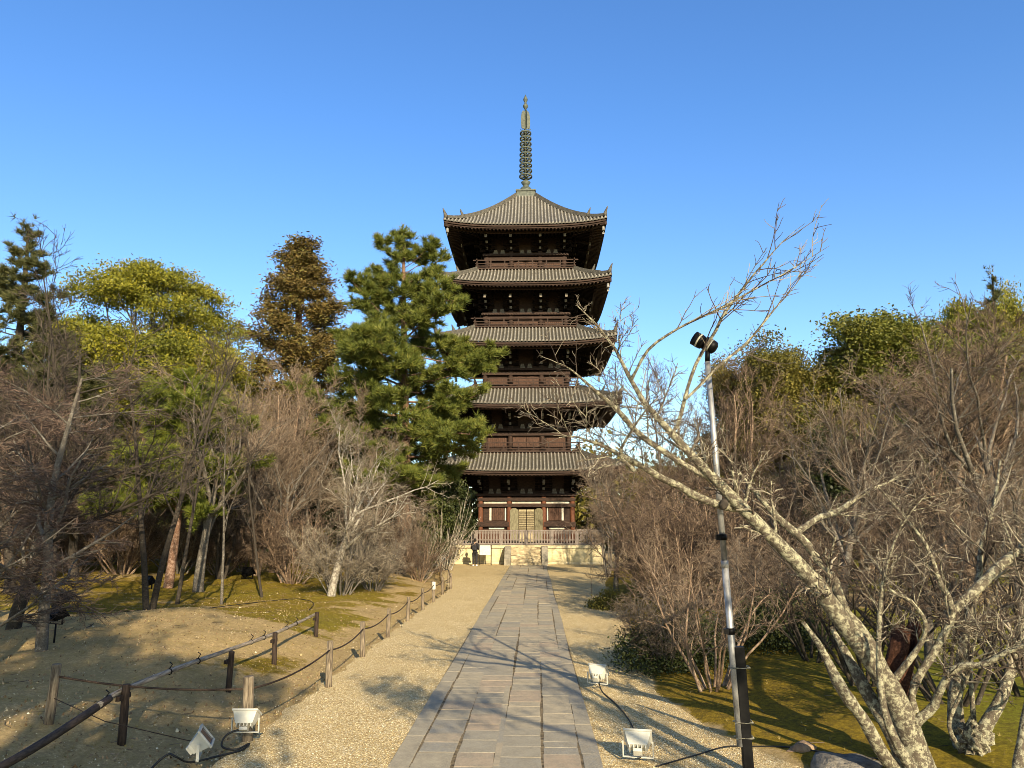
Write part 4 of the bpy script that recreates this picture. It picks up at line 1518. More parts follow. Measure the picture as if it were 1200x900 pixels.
def stems(rng, n, h, r, spread=0.3, lean=(0, 0), K=10, wob=0.05, base=0.15, t_up=0.04):
    """n stems fanning out from one foot"""
    out_p, out_r = [], []
    for i in range(n):
        a = 2 * math.pi * (i + rng.random() * 0.8) / n
        s = spread * rng.uniform(0.35, 1.2) if n > 1 else 0.0
        d = np.array([math.cos(a) * s + lean[0], math.sin(a) * s + lean[1], 1.0])
        d /= np.linalg.norm(d)
        p = np.array([math.cos(a), math.sin(a), 0]) * base * rng.random() * (n > 1)
        L_ = h * rng.uniform(0.75, 1.0) if n > 1 else h
        pts = [p - np.array([0, 0, 0.15])]
        for k in range(K - 1):
            pts.append(pts[-1] + d * L_ / (K - 1))
            d = d + wob * rng.normal(size=3)
            d[2] += t_up
            d /= np.linalg.norm(d)
        out_p.append(pts)
        rr = r * (rng.uniform(0.6, 1.0) if n > 1 else 1.0)
        out_r.append(rr * np.linspace(1, 0.18, K) ** 0.9)
    return np.array(out_p), np.array(out_r)


def bare_tree(seed, kind, bark, twig):
    """returns (trunk mesh, crown mesh); height about 8 m for trees, about 3 m for shrubs"""
    rng = np.random.default_rng(seed)
    if kind == 'spread':            # cherry-like: short trunk, long ascending limbs
        P0_, R0_ = stems(rng, 1, 4.2, 0.17, K=9, wob=0.07)
        a = grow(rng, P0_, R0_, 9, t0=0.35, ang=44, length=1.05, taper=0.3, seg=7, noise=0.10, up=0.15, trop=0.03, rr=0.62, tip=0.3, even=True)
        b_ = grow(rng, *a, 8, t0=0.2, ang=42, length=0.52, taper=0.45, seg=5, noise=0.13, trop=0.03, rr=0.5, rmin=.012)
        c = grow(rng, *b_, 7, t0=0.15, ang=40, length=0.5, taper=0.4, seg=4, noise=0.15, trop=0.02, rr=0.55, rmin=.007)
        d = grow(rng, *c, 6, t0=0.1, ang=38, length=0.6, taper=0.35, seg=3, noise=0.16, trop=0.02, rr=0.7, rmin=.0055, tip=0.5)
        big, small = [lvl(P0_, R0_, 10), lvl(*a, 7), lvl(*b_, 5)], [lvl(*c, 3), lvl(*d, 3)]
    elif kind == 'upright':         # several ascending stems, brush-like twigs
        P0_, R0_ = stems(rng, 4, 6.0, 0.10, spread=0.22, K=9, wob=0.05)
        a = grow(rng, P0_, R0_, 9, t0=0.25, ang=32, length=0.42, taper=0.35, seg=6, noise=0.09, up=0.15, trop=0.05, rr=0.55, tip=0.3)
        b_ = grow(rng, *a, 7, t0=0.15, ang=34, length=0.52, taper=0.4, seg=5, noise=0.11, trop=0.05, rr=0.55, rmin=.009)
        c = grow(rng, *b_, 7, t0=0.1, ang=34, length=0.55, taper=0.35, seg=4, noise=0.13, trop=0.04, rr=0.6, rmin=.006)
        d = grow(rng, *c, 4, t0=0.1, ang=34, length=0.6, taper=0.3, seg=3, noise=0.15, trop=0.03, rr=0.7, rmin=.0055, tip=0.5)
        big, small = [lvl(P0_, R0_, 9), lvl(*a, 6), lvl(*b_, 4)], [lvl(*c, 3), lvl(*d, 3)]
    elif kind == 'maple':           # low limbs, layered near-horizontal twig fans
        P0_, R0_ = stems(rng, 1, 5.5, 0.115, K=10, wob=0.06, lean=(0.18, 0))
        a = grow(rng, P0_, R0_, 15, t0=0.16, t1=1.0, ang=68, length=0.62, taper=0.45, seg=7, noise=0.10, up=0.05, trop=0.015, rr=0.5, tip=0.3, even=True)
        b_ = grow(rng, *a, 10, t0=0.15, ang=42, length=0.46, taper=0.5, seg=5, noise=0.11, flat=0.45, trop=0.0, rr=0.5, rmin=.009)
        c = grow(rng, *b_, 9, t0=0.1, ang=40, length=0.5, taper=0.4, seg=4, noise=0.12, flat=0.6, trop=0.015, rr=0.55, rmin=.006)
        d = grow(rng, *c, 5, t0=0.1, ang=38, length=0.6, taper=0.35, seg=3, noise=0.13, flat=0.7, trop=0.03, rr=0.7, rmin=.005, tip=0.5)
        big, small = [lvl(P0_, R0_, 10), lvl(*a, 6), lvl(*b_, 4)], [lvl(*c, 3), lvl(*d, 3)]
    elif kind == 'sapling':         # thin bare stem with few branches
        P0_, R0_ = stems(rng, 1, 6.5, 0.055, K=12, wob=0.03)
        a = grow(rng, P0_, R0_, 14, t0=0.35, ang=38, length=0.3, taper=0.4, seg=5, noise=0.09, up=0.2, trop=0.06, rr=0.5, tip=0.3)
        b_ = grow(rng, *a, 6, t0=0.2, ang=38, length=0.42, taper=0.4, seg=4, noise=0.13, trop=0.03, rr=0.55, rmin=.007)
        c = grow(rng, *b_, 4, t0=0.2, ang=36, length=0.5, taper=0.3, seg=3, noise=0.15, rr=0.6, rmin=.005, tip=0.5)
        big, small = [lvl(P0_, R0_, 8), lvl(*a, 5)], [lvl(*b_, 3), lvl(*c, 3)]
    elif kind == 'shrub':           # many stems from the ground, dense fine twigs
        P0_, R0_ = stems(rng, 17, 2.4, 0.034, spread=0.62, K=8, wob=0.09, base=0.25, t_up=0.02)
        a = grow(rng, P0_, R0_, 8, t0=0.2, ang=40, length=0.46, taper=0.4, seg=5, noise=0.14, trop=0.03, rr=0.55, tip=0.35, rmin=.007)
        b_ = grow(rng, *a, 7, t0=0.1, ang=42, length=0.5, taper=0.4, seg=4, noise=0.17, trop=0.02, rr=0.6, rmin=.005)
        c = grow(rng, *b_, 6, t0=0.1, ang=42, length=0.6, taper=0.3, seg=3, noise=0.18, trop=0.02, rr=0.7, rmin=.0042, tip=0.5)
        big, small = [lvl(P0_, R0_, 7), lvl(*a, 4)], [lvl(*b_, 3), lvl(*c, 3)]
    elif kind == 'open_shrub':
        P0_, R0_ = stems(rng, 11, 2.6, 0.034, spread=0.75, K=9, wob=0.10, base=0.22, t_up=0.02)
        a = grow(rng, P0_, R0_, 5, t0=0.3, ang=42, length=0.42, taper=0.35, seg=5, noise=0.14, trop=0.02, rr=0.55, tip=0.35, rmin=.006)
        b_ = grow(rng, *a, 5, t0=0.15, ang=42, length=0.5, taper=0.4, seg=4, noise=0.17, trop=0.02, rr=0.6, rmin=.0045)
        c = grow(rng, *b_, 4, t0=0.1, ang=42, length=0.55, taper=0.3, seg=3, noise=0.18, rr=0.7, rmin=.0035, tip=0.5)
        big, small = [lvl(P0_, R0_, 7), lvl(*a, 4)], [lvl(*b_, 3), lvl(*c, 3)]
    else:                           # whip: a few thin rods
        P0_, R0_ = stems(rng, 14, 2.6, 0.02, spread=0.45, K=8, wob=0.05, base=0.12, t_up=0.05)
        a = grow(rng, P0_, R0_, 5, t0=0.25, ang=28, length=0.4, taper=0.35, seg=4, noise=0.1, trop=0.06, rr=0.6, rmin=.005)
        big, small = [lvl(P0_, R0_, 6)], [lvl(*a, 3)]
    V, Fq, T = join_tubes(big, rng)
    V2, F2, T2 = join_tubes(small, rng)
    return np_mesh('trunk', V, Fq, bark, True, T), np_mesh('crown', V2, F2, twig, False, T2)


def pine(seed, h, bark, leaf, wid=4.4, low=0.26, whorls=36, per=11, nl=0.30, cone=False, droop=0.0, ntip=4, nw=0.036, nsub=15):
    rng = np.random.default_rng(seed)
    K = 14
    ks = np.linspace(0, 1, K)
    bend = np.stack([0.03 * h * np.sin(ks * 2.4 + rng.random() * 2), 0.02 * h * np.sin(ks * 3 + 1), ks * h], 1)
    bend[:, :2] -= bend[0, :2]
    P0_, R0_ = bend[None], (0.02 * h * (1 - 0.93 * ks) + 0.02)[None]
    pts, rad = [], []
    n = whorls
    for i in range(n):
        t = low + (0.985 - low) * (i + rng.random()) / n
        base = np.array([np.interp(t, ks, bend[:, c]) for c in range(3)])
        q = (t - low) / (1 - low)
        prof = (1 - q) ** 0.85 if cone else (min(1.0, 0.62 + q * 1.3) * (1 - q) ** 0.55)
        L_ = wid * max(0.10, prof) * rng.uniform(0.62, 1.15)
        a = i * 2.399 + rng.normal() * 0.4
        el = math.radians((-8 + 48 * q ** 1.4 + rng.normal() * 8) - droop)
        d = np.array([math.cos(a) * math.cos(el), math.sin(a) * math.cos(el), math.sin(el)])
        p = [base]
        for k in range(7):
            p.append(p[-1] + d * L_ / 7)
            d = nrm(d + 0.10 * rng.normal(size=3) + np.array([0, 0, 0.045]))
        pts.append(p)
        rad.append(max(0.018, 0.0075 * L_ + 0.012 * h * 0.25 * (1 - q)) * np.linspace(1, 0.25, 8))
    A = (np.array(pts), np.array(rad))
    b_ = grow(rng, *A, nsub, t0=0.16, ang=50, length=0.36, taper=0.5, seg=4, noise=0.12, flat=0.6, up=0.12, trop=0.06, rr=0.5, rmin=.010, lp=0.9)
    c = grow(rng, *b_, 5, t0=0.2, ang=46, length=0.5, taper=0.3, seg=3, noise=0.15, flat=0.6, up=0.10, trop=0.08, rr=0.6, rmin=.007)
    top = grow(rng, P0_, R0_, 10, t0=0.90, ang=40, length=0.06, taper=0.3, seg=3, noise=0.1, up=0.3, rr=0.6, rmin=.01)
    V, Fq, T = join_tubes([lvl(P0_, R0_, 10), lvl(*A, 6)] + ([lvl(*b_, 3)]), rng)
    C, D = [], []
    for Pq, fr in ((c[0], np.linspace(0.25, 1, ntip)), (b_[0], np.linspace(0.5, 1, ntip)), (top[0], [0.5, 1.0]), (A[0][:, 4:], [0.6, 1.0])):
        k = Pq.shape[1] - 1
        for f in fr:
            i = min(int(f * k), k - 1)
            u = f * k - i
            C.append(Pq[:, i] * (1 - u) + Pq[:, i + 1] * u)
            D.append(nrm(Pq[:, i + 1] - Pq[:, i] + np.array([0, 0, 0.6 * np.linalg.norm(Pq[:, 1] - Pq[:, 0], axis=1).mean()])))
    C, D = np.vstack(C), np.vstack(D)
    V2, F2, T2 = needle_tufts(rng, C, D, per, nl, nw)
    return np_mesh('trunk', V, Fq, bark, True, T), np_mesh('crown', V2, [F2], leaf, False, T2)


def cedar(seed, h, wid, bark, leaf):
    rng = np.random.default_rng(seed)
    ks = np.linspace(0, 1, 10)
    P0_ = np.stack([0 * ks, 0 * ks, ks * h], 1)[None]
    R0_ = (0.022 * h * (1 - 0.92 * ks))[None]
    pts, rad = [], []
    n = 120
    for i in range(n):
        t = 0.14 + 0.855 * (i + rng.random()) / n
        q = (t - 0.14) / 0.86
        L_ = wid * (1.0 - q ** 2.0 * 0.9) * (0.75 + 0.25 * min(1, q * 6)) * rng.uniform(0.7, 1.12)
        a = i * 2.399 + rng.normal() * 0.5
        el = math.radians(5 + 35 * q + rng.normal() * 8)
        d = np.array([math.cos(a) * math.cos(el), math.sin(a) * math.cos(el), math.sin(el)])
        p = [np.array([0, 0, t * h])]
        for k in range(6):
            p.append(p[-1] + d * L_ / 6)
            d = nrm(d + 0.07 * rng.normal(size=3) + np.array([0, 0, 0.05]))
        pts.append(p)
        rad.append(max(0.02, 0.010 * L_ + 0.02) * np.linspace(1, 0.3, 7))
    A = (np.array(pts), np.array(rad))
    b_ = grow(rng, *A, 9, t0=0.25, ang=45, length=0.34, taper=0.5, seg=3, noise=0.15, up=0.05, trop=0.03, rr=0.5, rmin=.012)
    V, Fq, T = join_tubes([lvl(P0_, R0_, 10), lvl(*A, 5)], rng)
    C = np.vstack([b_[0][:, 1], b_[0][:, 2], b_[0][:, 3], A[0][:, 5], A[0][:, 6], A[0][:, 4]])
    tc = rng.random(len(C))
    v1, f1, t1 = leaf_quads(rng, C, 26, 0.27, 0.125, tc, flat=0.8, aspect=0.36)
    return np_mesh('trunk', V, Fq, bark, True, T), np_mesh('crown', v1, [f1], leaf, False, t1)


def broadleaf(seed, h, wid, bark, leaf, per=24, size=0.13, spread=0.32, low=0.3, n1=14, n2=8, n3=5, sparse=1.0, ang=50, up=0.22):
    rng = np.random.default_rng(seed)
    P0_, R0_ = stems(rng, 1, h * 0.62, 0.024 * h, K=9, wob=0.06)
    a = grow(rng, P0_, R0_, n1, t0=low, ang=ang, angv=14, length=wid, rel=False, taper=0.15, seg=6, noise=0.12, up=up, trop=0.035, rr=0.6, tip=0.3, even=True)
    b_ = grow(rng, *a, n2, t0=0.3, ang=46, length=0.42, taper=0.35, seg=4, noise=0.14, up=0.12, trop=0.03, rr=0.5, rmin=.02)
    c = grow(rng, *b_, n3, t0=0.3, ang=45, length=0.5, taper=0.3, seg=3, noise=0.16, up=0.1, rr=0.6, rmin=.012)
    V, Fq, T = join_tubes([lvl(P0_, R0_, 10), lvl(*a, 6), lvl(*b_, 4)], rng)
    C = np.vstack([c[0][:, -1], c[0][:, -2], b_[0][:, -1]])
    C = C[rng.random(len(C)) < sparse]
    # tone by clump
    tc = np.clip(0.5 + 0.2 * np.sin(C[:, 0] * 1.1 + seed) + 0.2 * np.sin(C[:, 1] * 1.3 + C[:, 2] * 0.9) + 0.22 * rng.normal(size=len(C)), 0, 1)
    v1, f1, t1 = leaf_quads(rng, C, per, spread, size, tc, flat=0.6, normal_up=0.7)
    return np_mesh('trunk', V, Fq, bark, True, T), np_mesh('crown', v1, [f1], leaf, False, t1)


def lobed_tree(seed, h, wid, bark, leaf, lobes=22, per=34, size=0.085):
    """broad domed crown: limbs carry separate leafy lobes with gaps between them"""
    rng = np.random.default_rng(seed)
    P0_, R0_ = stems(rng, 1, h * 0.5, 0.022 * h, K=9, wob=0.05)
    top = P0_[0, -1]
    limbs, rad, cs, tc = [], [], [], []
    for i in range(lobes):
        a = i * 2.399 + rng.normal() * 0.3
        q = math.sqrt((i + 0.5) / lobes)
        zc = h * (0.90 - 0.30 * q ** 2.2) + rng.normal() * 0.35
        if i % 3 == 2:
            zc -= h * 0.22
        c = np.array([math.cos(a) * wid * 0.80 * q, math.sin(a) * wid * 0.80 * q, zc])
        r = np.array([1.0, 1.0, 0.62]) * wid * rng.uniform(0.24, 0.36)
        st_ = P0_[0, rng.integers(4, 9)]
        mid = st_ * 0.5 + c * 0.5 + np.array([0, 0, -0.4]) + 0.3 * rng.normal(size=3)
        p, rr = resample([st_, mid, c], [0.16, 0.10, 0.03], 9)
        limbs.append(p)
        rad.append(rr)
        n = 60
        u = nrm(rng.normal(size=(n, 3)))
        u[:, 2] = np.abs(u[:, 2]) * 0.9 - 0.25
        f = 0.6 + 0.5 * rng.random((n, 1))
        cs.append(c + u * r * f * (1 + 0.18 * np.sin(u[:, :1] * 6 + i)))
        tc.append(np.clip(0.5 + 0.16 * rng.normal() + 0.18 * rng.normal(size=n), 0, 1))
    A = (np.array(limbs), np.array(rad))
    b_ = grow(rng, *A, 7, t0=0.45, ang=50, length=0.34, seg=4, noise=0.15, up=0.1, rr=0.5, rmin=.015)
    V, Fq, T = join_tubes([lvl(P0_, R0_, 10), lvl(*A, 6), lvl(*b_, 4)], rng)
    C = np.vstack(cs + [b_[0][:, -1]])
    tcc = np.concatenate(tc + [rng.random(len(b_[0]))])
    v1, f1, t1 = leaf_quads(rng, C, per, 0.30, size, tcc, flat=0.6, normal_up=0.7)
    return np_mesh('trunk', V, Fq, bark, True, T), np_mesh('crown', v1, [f1], leaf, False, t1)


def leafy_bush(seed, w_, h, leaf, bark, n=900, per=10, size=0.05):
    rng = np.random.default_rng(seed)
    P0_, R0_ = stems(rng, 14, h * 0.8, 0.02, spread=0.9, K=6, wob=0.1)
    a = grow(rng, P0_, R0_, 6, t0=0.3, ang=40, length=0.4, seg=3, noise=0.15, rr=0.6, rmin=.006)
    V, Fq, T = join_tubes([lvl(P0_, R0_, 5), lvl(*a, 3)], rng)
    u = nrm(rng.normal(size=(n, 3)))
    rr = 0.55 + 0.45 * rng.random((n, 1)) ** 0.5
    rr = rr * (1 + 0.16 * np.sin(u[:, :1] * 5 + seed) + 0.14 * np.sin(u[:, 1:2] * 6 + u[:, 2:] * 5))
    C = u * rr * np.array([w_, w_, h]) * np.array([1, 1, 0.95])
    C[:, 2] = np.abs(C[:, 2])
    v1, f1, t1 = leaf_quads(rng, C, per, 0.10 * h + 0.03, size, None, normal_up=0.3)
    return np_mesh('trunk', V, Fq, bark, True, T), np_mesh('crown', v1, [f1], leaf, False, t1)


ZB = {}


def plant(name, label, cat, meshes, px, Y, top=None, rz=0.0, X=None, sc=None, group=None, wx=1.0, lean=0.0, leany=0.0):
    """stand a plant at photo column px, forward distance Y, scaled so its top reaches photo row top"""
    x = X if X is not None else X_at(px, Y)
    z = gz1(x, Y)
    me0, me1 = meshes
    if me1.name not in ZB:
        co = np.empty(len(me1.vertices) * 3, dtype=np.float32)
        me1.vertices.foreach_get('co', co)
        ZB[me1.name] = float(np.percentile(co[2::3], 99.7))
    s = sc if sc else (float(at(px, top, Y)[2]) - z) / ZB[me1.name]
    t = thing(name, label, cat, (x, Y, z), rz, group)
    t.rotation_euler = (leany, lean, 0)
    for nm, me in (('trunk' if name != 'shrub' and name != 'bush' else 'stems', me0), ('crown' if name not in ('shrub', 'bush') else ('foliage' if name == 'bush' else 'twigs'), me1)):
        o = mesh_obj(nm, me, t, rot=(0, 0, rz))
        o.scale = (s * wx, s * wx, s)
    return t


def remat(meshes, bark=None, twig=None):
    a, b2 = meshes[0].copy(), meshes[1].copy()
    if bark:
        a.materials[0] = bark
    if twig:
        b2.materials[0] = twig
    return a, b2


T_sp1 = bare_tree(1, 'spread', bark_grey, tw_beige)
T_sp2 = bare_tree(2, 'spread', bark_white, tw_pale)
T_up1 = bare_tree(3, 'upright', bark_tan, tw_beige)
T_up2 = bare_tree(4, 'upright', bark_grey, tw_red)
T_mp1 = bare_tree(5, 'maple', bark_grey, tw_maple)
T_mp2 = bare_tree(6, 'maple', bark_dark, tw_dark)
T_sa1 = bare_tree(7, 'sapling', bark_dark, tw_dark)
T_sa2 = bare_tree(8, 'sapling', bark_grey, tw_beige)
T_sh1 = bare_tree(9, 'shrub', bark_tan, tw_red)
T_sh2 = bare_tree(10, 'shrub', bark_grey, tw_pale)
T_os1 = bare_tree(11, 'open_shrub', bark_tan, tw_beige)
T_wh1 = bare_tree(12, 'whip', bark_white, tw_pale)
T_sp1r = remat(T_sp1, bark_grey, tw_red)
T_sp2d = remat(T_sp2, bark_dark, tw_dark)
T_up1r = remat(T_up1, bark_tan, tw_red)
T_up2b = remat(T_up2, bark_grey, tw_beige)
T_up2d = remat(T_up2, bark_dark, tw_dark)
T_sh1b = remat(T_sh1, bark_grey, tw_beige)
T_sh2r = remat(T_sh2, bark_tan, tw_red)

# ------------------------------------------------------------------ left side: evergreens
plant('pine_tree', 'tall green pine with a reddish trunk just left of the pagoda', 'tree', pine(21, 18.6, bark_red, lf_pine, wid=5.7, low=0.22, whorls=74, per=13, nl=0.34), 474, 43, 287, rz=0.6, wx=1.16, lean=0.015)
plant('conifer_tree', 'tall dark conifer cut by the left edge of the photo', 'tree', pine(22, 16, bark_dark, lf_pine_d, wid=5.6, low=0.10, whorls=80, per=11, cone=True, nl=0.30), -10, 37, 284, rz=1.2, wx=1.25)
plant('camphor_tree', 'broad yellow-green leafy tree whose crown rises highest among the left broadleaf trees', 'tree', lobed_tree(62, 19, 6.6, bark_grey, lf_camphor, lobes=26, per=60), 152, 52, 312, rz=2.0)
plant('cedar_tree', 'tall cone-shaped cedar with rust-brown foliage standing behind bare trees', 'tree', cedar(24, 26, 5.0, bark_red, lf_cedar), 337, 58, 284, wx=1.5)
plant('pine_tree', 'lower light green pine glowing behind the bare maples on the left', 'tree', pine(25, 10, bark_red, lf_pine_y, wid=4.4, low=0.36, whorls=42, per=11, nl=0.32, nw=0.045), 203, 29, 442, rz=0.3, wx=1.05)
B_dark = broadleaf(26, 8, 3.2, bark_dark, lf_dark, per=26, size=0.11, spread=0.32, low=0.12, n1=18)
B_green = broadleaf(27, 14, 5.0, bark_grey, lf_green, per=80, size=0.075, spread=0.40, low=0.2, n1=24)
B_olive = remat(broadleaf(28, 14, 5.0, bark_grey, lf_green, per=80, size=0.075, spread=0.40, low=0.2, n1=24), bark_grey, lf_olive)
plant('evergreen_tree', 'small dark evergreen in the shade between the pine and the pagoda platform', 'tree', B_dark, 505, 47, 545, wx=0.8)
plant('evergreen_tree', 'dark evergreen filling the gap under the light green pine', 'tree', B_dark, 150, 43, 520, rz=1.3, wx=1.2)
plant('evergreen_tree', 'dark evergreen behind the purple maple twigs at the far left', 'tree', B_dark, 40, 42, 440, rz=2.4, wx=1.1)
plant('evergreen_tree', 'olive evergreen rising behind the beige bare trees beneath the brown cedar', 'tree', B_olive, 285, 60, 455, rz=0.7)
plant('evergreen_tree', 'olive evergreen half hidden behind the white-branched tree left of the pine', 'tree', B_olive, 400, 62, 470, rz=2.7)
plant('evergreen_tree', 'mid green evergreen behind the leaning pale trunks on the left', 'tree', B_green, 255, 48, 470, rz=4.0, wx=0.8)
plant('evergreen_tree', 'dark low evergreen behind the bushes left of the pine trunk', 'tree', B_dark, 430, 52, 540, rz=3.0, wx=1.3)
plant('evergreen_tree', 'dark evergreen shading the ground behind the grey trunk with the pale pole', 'tree', B_dark, 300, 50, 560, rz=5.2, wx=1.5)

# ------------------------------------------------------------------ left side: bare trees
plant('maple_tree', 'bare maple with layered purple-brown twigs and a grey leaning trunk on the near left', 'tree', T_mp1, 66, 14.3, 410, rz=2.9, lean=0.10)
plant('maple_tree', 'bare maple spreading reddish twigs low over the left edge of the mound', 'tree', T_mp1, -60, 16.5, 430, rz=0.4)
plant('maple_tree', 'low bare maple whose layered twigs fill the lower left edge of the photo', 'tree', T_mp1, 8, 13.0, 520, rz=4.4, wx=1.2)
plant('slender_tree', 'dark bare sapling on the mound leaning left, the left one of a crossing pair', 'tree', T_sa1, 180, 19.0, 375, rz=1.1, lean=-0.14, wx=1.5)
plant('slender_tree', 'dark bare sapling on the mound leaning right, the right one of a crossing pair', 'tree', T_sa1, 187, 19.3, 360, rz=3.3, lean=0.13, wx=1.5)
plant('maple_tree', 'dark bare maple behind the forked one, reaching over the yellow-green crown', 'tree', T_mp2, 95, 30.0, 350, rz=3.6)
plant('bare_tree', 'dark bare tree sweeping long thin limbs up to the right across the yellow-green crown', 'tree', T_sp2d, 30, 17.5, 345, rz=2.2, wx=0.9, lean=0.12)
plant('slender_tree', 'thin dark bare tree standing tallest against the sky at the upper left', 'tree', T_sa1, 70, 22.0, 272, rz=0.2, lean=-0.04)
plant('slender_tree', 'thin pale straight sapling left of the bamboo fence end', 'tree', T_sa2, 266, 24.3, 470, rz=1.4, lean=-0.03)
plant('slender_tree', 'thin dark sapling leaning left over the far moss', 'tree', T_sa1, 312, 27.5, 455, rz=2.2, lean=-0.22)
plant('slender_tree', 'thin dark sapling with a forked top next to the grey trunk', 'tree', T_sa1, 215, 24.5, 380, rz=4.4, lean=0.10)
plant('bare_tree', 'bare tree with a stout grey trunk on the moss behind the sand mound', 'tree', T_sp1, 238, 28.7, 405, rz=0.8)
plant('bare_tree', 'bare tree with a tan trunk leaning right on the far moss', 'tree', T_up1, 322, 39.0, 430, rz=0.5, lean=0.06)
plant('bare_tree', 'dense beige bare tree below the brown cedar', 'tree', T_up1, 285, 45.0, 432, rz=2.5)
plant('bare_tree', 'dense beige bare tree right of the cedar with a broad brushy top', 'tree', T_up2b, 365, 44.0, 438, rz=1.0, wx=1.15)
plant('bare_tree', 'beige bare tree between the white-branched tree and the pine trunk', 'tree', T_up2b, 425, 40.0, 455, rz=3.0)
plant('bare_tree', 'reddish bare tree deep in the left grove under the camphor', 'tree', T_up1r, 228, 40.0, 450, rz=4.0)
plant('bare_tree', 'white-branched bare tree fanning up left of the pine', 'tree', T_sp2, 392, 27.5, 465, rz=1.7, lean=0.08)
plant('bare_tree', 'dark bare tree with drooping fine twigs behind the purple maple', 'tree', T_sp2d, 20, 24.0, 400, rz=5.0)
plant('bare_tree', 'beige bare tree between the two pines of the left grove', 'tree', T_sp1, 335, 34.0, 470, rz=2.9)
plant('shrub', 'dense pale grey twiggy bush below the white-branched tree', 'shrub', T_sh2, 402, 28.3, 598, rz=0.3, wx=1.05)
plant('shrub', 'pale grey twiggy bush spreading toward the rope fence', 'shrub', T_sh2, 440, 30.5, 625, rz=2.0, wx=1.2)
plant('shrub', 'rust-brown dense bush beside the rope fence near the pagoda', 'shrub', T_sh1, 492, 38.0, 628, rz=1.1, wx=1.15)
plant('shrub', 'beige bush behind the rust-brown bush under the pine trunk', 'shrub', T_sh1b, 468, 40.0, 585, rz=2.4)
plant('shrub', 'pale rods of a bare shrub rising before the left corner of the pagoda', 'shrub', T_wh1, 524, 46.0, 560, rz=0.4, lean=0.10)
plant('shrub', 'pale thin-branched shrub arching over the rope fence end', 'shrub', T_wh1, 498, 41.0, 590, rz=2.1, lean=0.25)
plant('shrub', 'reddish fanning shrub on the far moss beside the tan trunk', 'shrub', T_os1, 288, 38.0, 590, rz=1.0)
plant('shrub', 'brown twiggy bush at the back of the left moss', 'shrub', T_sh1, 215, 40.0, 610, rz=3.0, wx=1.3)
plant('shrub', 'brown twiggy bush under the dark conifer at the far left', 'shrub', T_sh1, 60, 36.0, 590, rz=0.9, wx=1.5)
B_camp = remat(B_green, bark_grey, lf_camphor)
plant('evergreen_tree', 'yellow-green leafy tree below and in front of the domed yellow crown', 'tree', B_camp, 120, 46, 385, rz=1.7, wx=1.1)
plant('evergreen_tree', 'yellow-green leafy tree between the domed yellow crown and the brown cedar', 'tree', B_camp, 225, 50, 400, rz=3.7, wx=0.9)
for px_, Y_, top_, me_, rz_, wx_, lab_ in (
        (22, 31.5, 575, T_sh1, 0.3, 1.5, 'brown twiggy bush low behind the left edge maple'),
        (92, 33.0, 590, T_sh2r, 1.7, 1.5, 'brown fine-twigged bush right behind the grey leaning maple trunk'),
        (150, 32.5, 585, T_sh1, 2.9, 1.4, 'brown twiggy bush left of the crossing pair of saplings'),
        (212, 34.5, 590, T_sh1b, 4.2, 1.4, 'greyish brown bush right of the crossing pair of saplings'),
        (262, 35.0, 600, T_sh2r, 5.3, 1.3, 'brown bush behind the thin pale straight sapling'),
        (345, 33.0, 590, T_sh1, 0.9, 1.2, 'brown twiggy bush touching the left side of the pale grey bush')):
    plant('shrub', lab_, 'shrub', me_, px_, Y_, top_, rz=rz_, wx=wx_)
for px_, Y_, top_, me_, rz_, wx_, lab_ in (
        (45, 28.0, 455, T_up2b, 0.6, 1.2, 'beige bare tree behind the left edge maples, lower than the conifer'),
        (150, 33.0, 470, T_up1r, 2.1, 1.1, 'reddish bare tree left of the light green pine'),
        (262, 33.5, 465, T_up2d, 3.4, 1.1, 'dark bare tree right of the light green pine'),
        (305, 36.0, 460, T_up1, 4.9, 1.1, 'beige bare tree in front of the dense one below the cedar')):
    plant('bare_tree', lab_, 'tree', me_, px_, Y_, top_, rz=rz_, wx=wx_)
plant('shrub', 'brown twiggy bush between the maples at the back left', 'shrub', T_sh2r, 130, 38.0, 600, rz=4.1, wx=1.5)

# ------------------------------------------------------------------ right side
plant('shrub', 'tan many-stemmed bare shrub on the moss behind the lamp pole', 'shrub', T_os1, 826, 12.8, 615, rz=0.5, wx=1.05)
plant('shrub', 'tan bare shrub reaching low branches over the dark bush', 'shrub', T_os1, 800, 16.5, 640, rz=2.2, wx=1.1)
plant('bush', 'low dark green leafy bush on the moss right of the path', 'bush', leafy_bush(31, 1.15, 1.05, lf_dark, bark_dark, 1300, 13, 0.035), 788, 15.0, 718, wx=1.1)
plant('shrub', 'low brown twiggy shrub growing through the dark leafy bush', 'shrub', T_sh1b, 775, 14.6, 690, rz=1.5, wx=1.3)
plant('bush', 'low dark green leafy bush behind the many-stemmed shrub', 'bush', leafy_bush(32, 1.2, 1.1, lf_dark, bark_dark, 1100, 12, 0.035), 905, 16.2, 690)
plant('bush', 'small olive ground bush at the foot of the bent grey trunk', 'bush', leafy_bush(33, 0.8, 0.5, lf_olive, bark_dark, 500, 10, 0.04), 715, 25.5, 690)
plant('shrub', 'dense rust-brown bush at the gravel edge right of the path', 'shrub', T_sh1, 788, 21.0, 590, rz=0.2, wx=1.0)
plant('shrub', 'dense rust-brown bush behind the lamp pole', 'shrub', T_sh1, 850, 22.0, 560, rz=1.9, wx=1.2)
plant('shrub', 'dense brown bush behind the thick leaning lichen limb', 'shrub', T_sh2r, 915, 23.0, 565, rz=3.3, wx=1.25)
plant('shrub', 'greyish brown bush close behind the many-stemmed shrub', 'shrub', T_sh1b, 885, 17.5, 625, rz=0.9, wx=1.1)
plant('shrub', 'brown bush at the back between the bent grey trunk and the pagoda', 'shrub', T_sh1, 757, 28.0, 590, rz=4.0, wx=1.0)
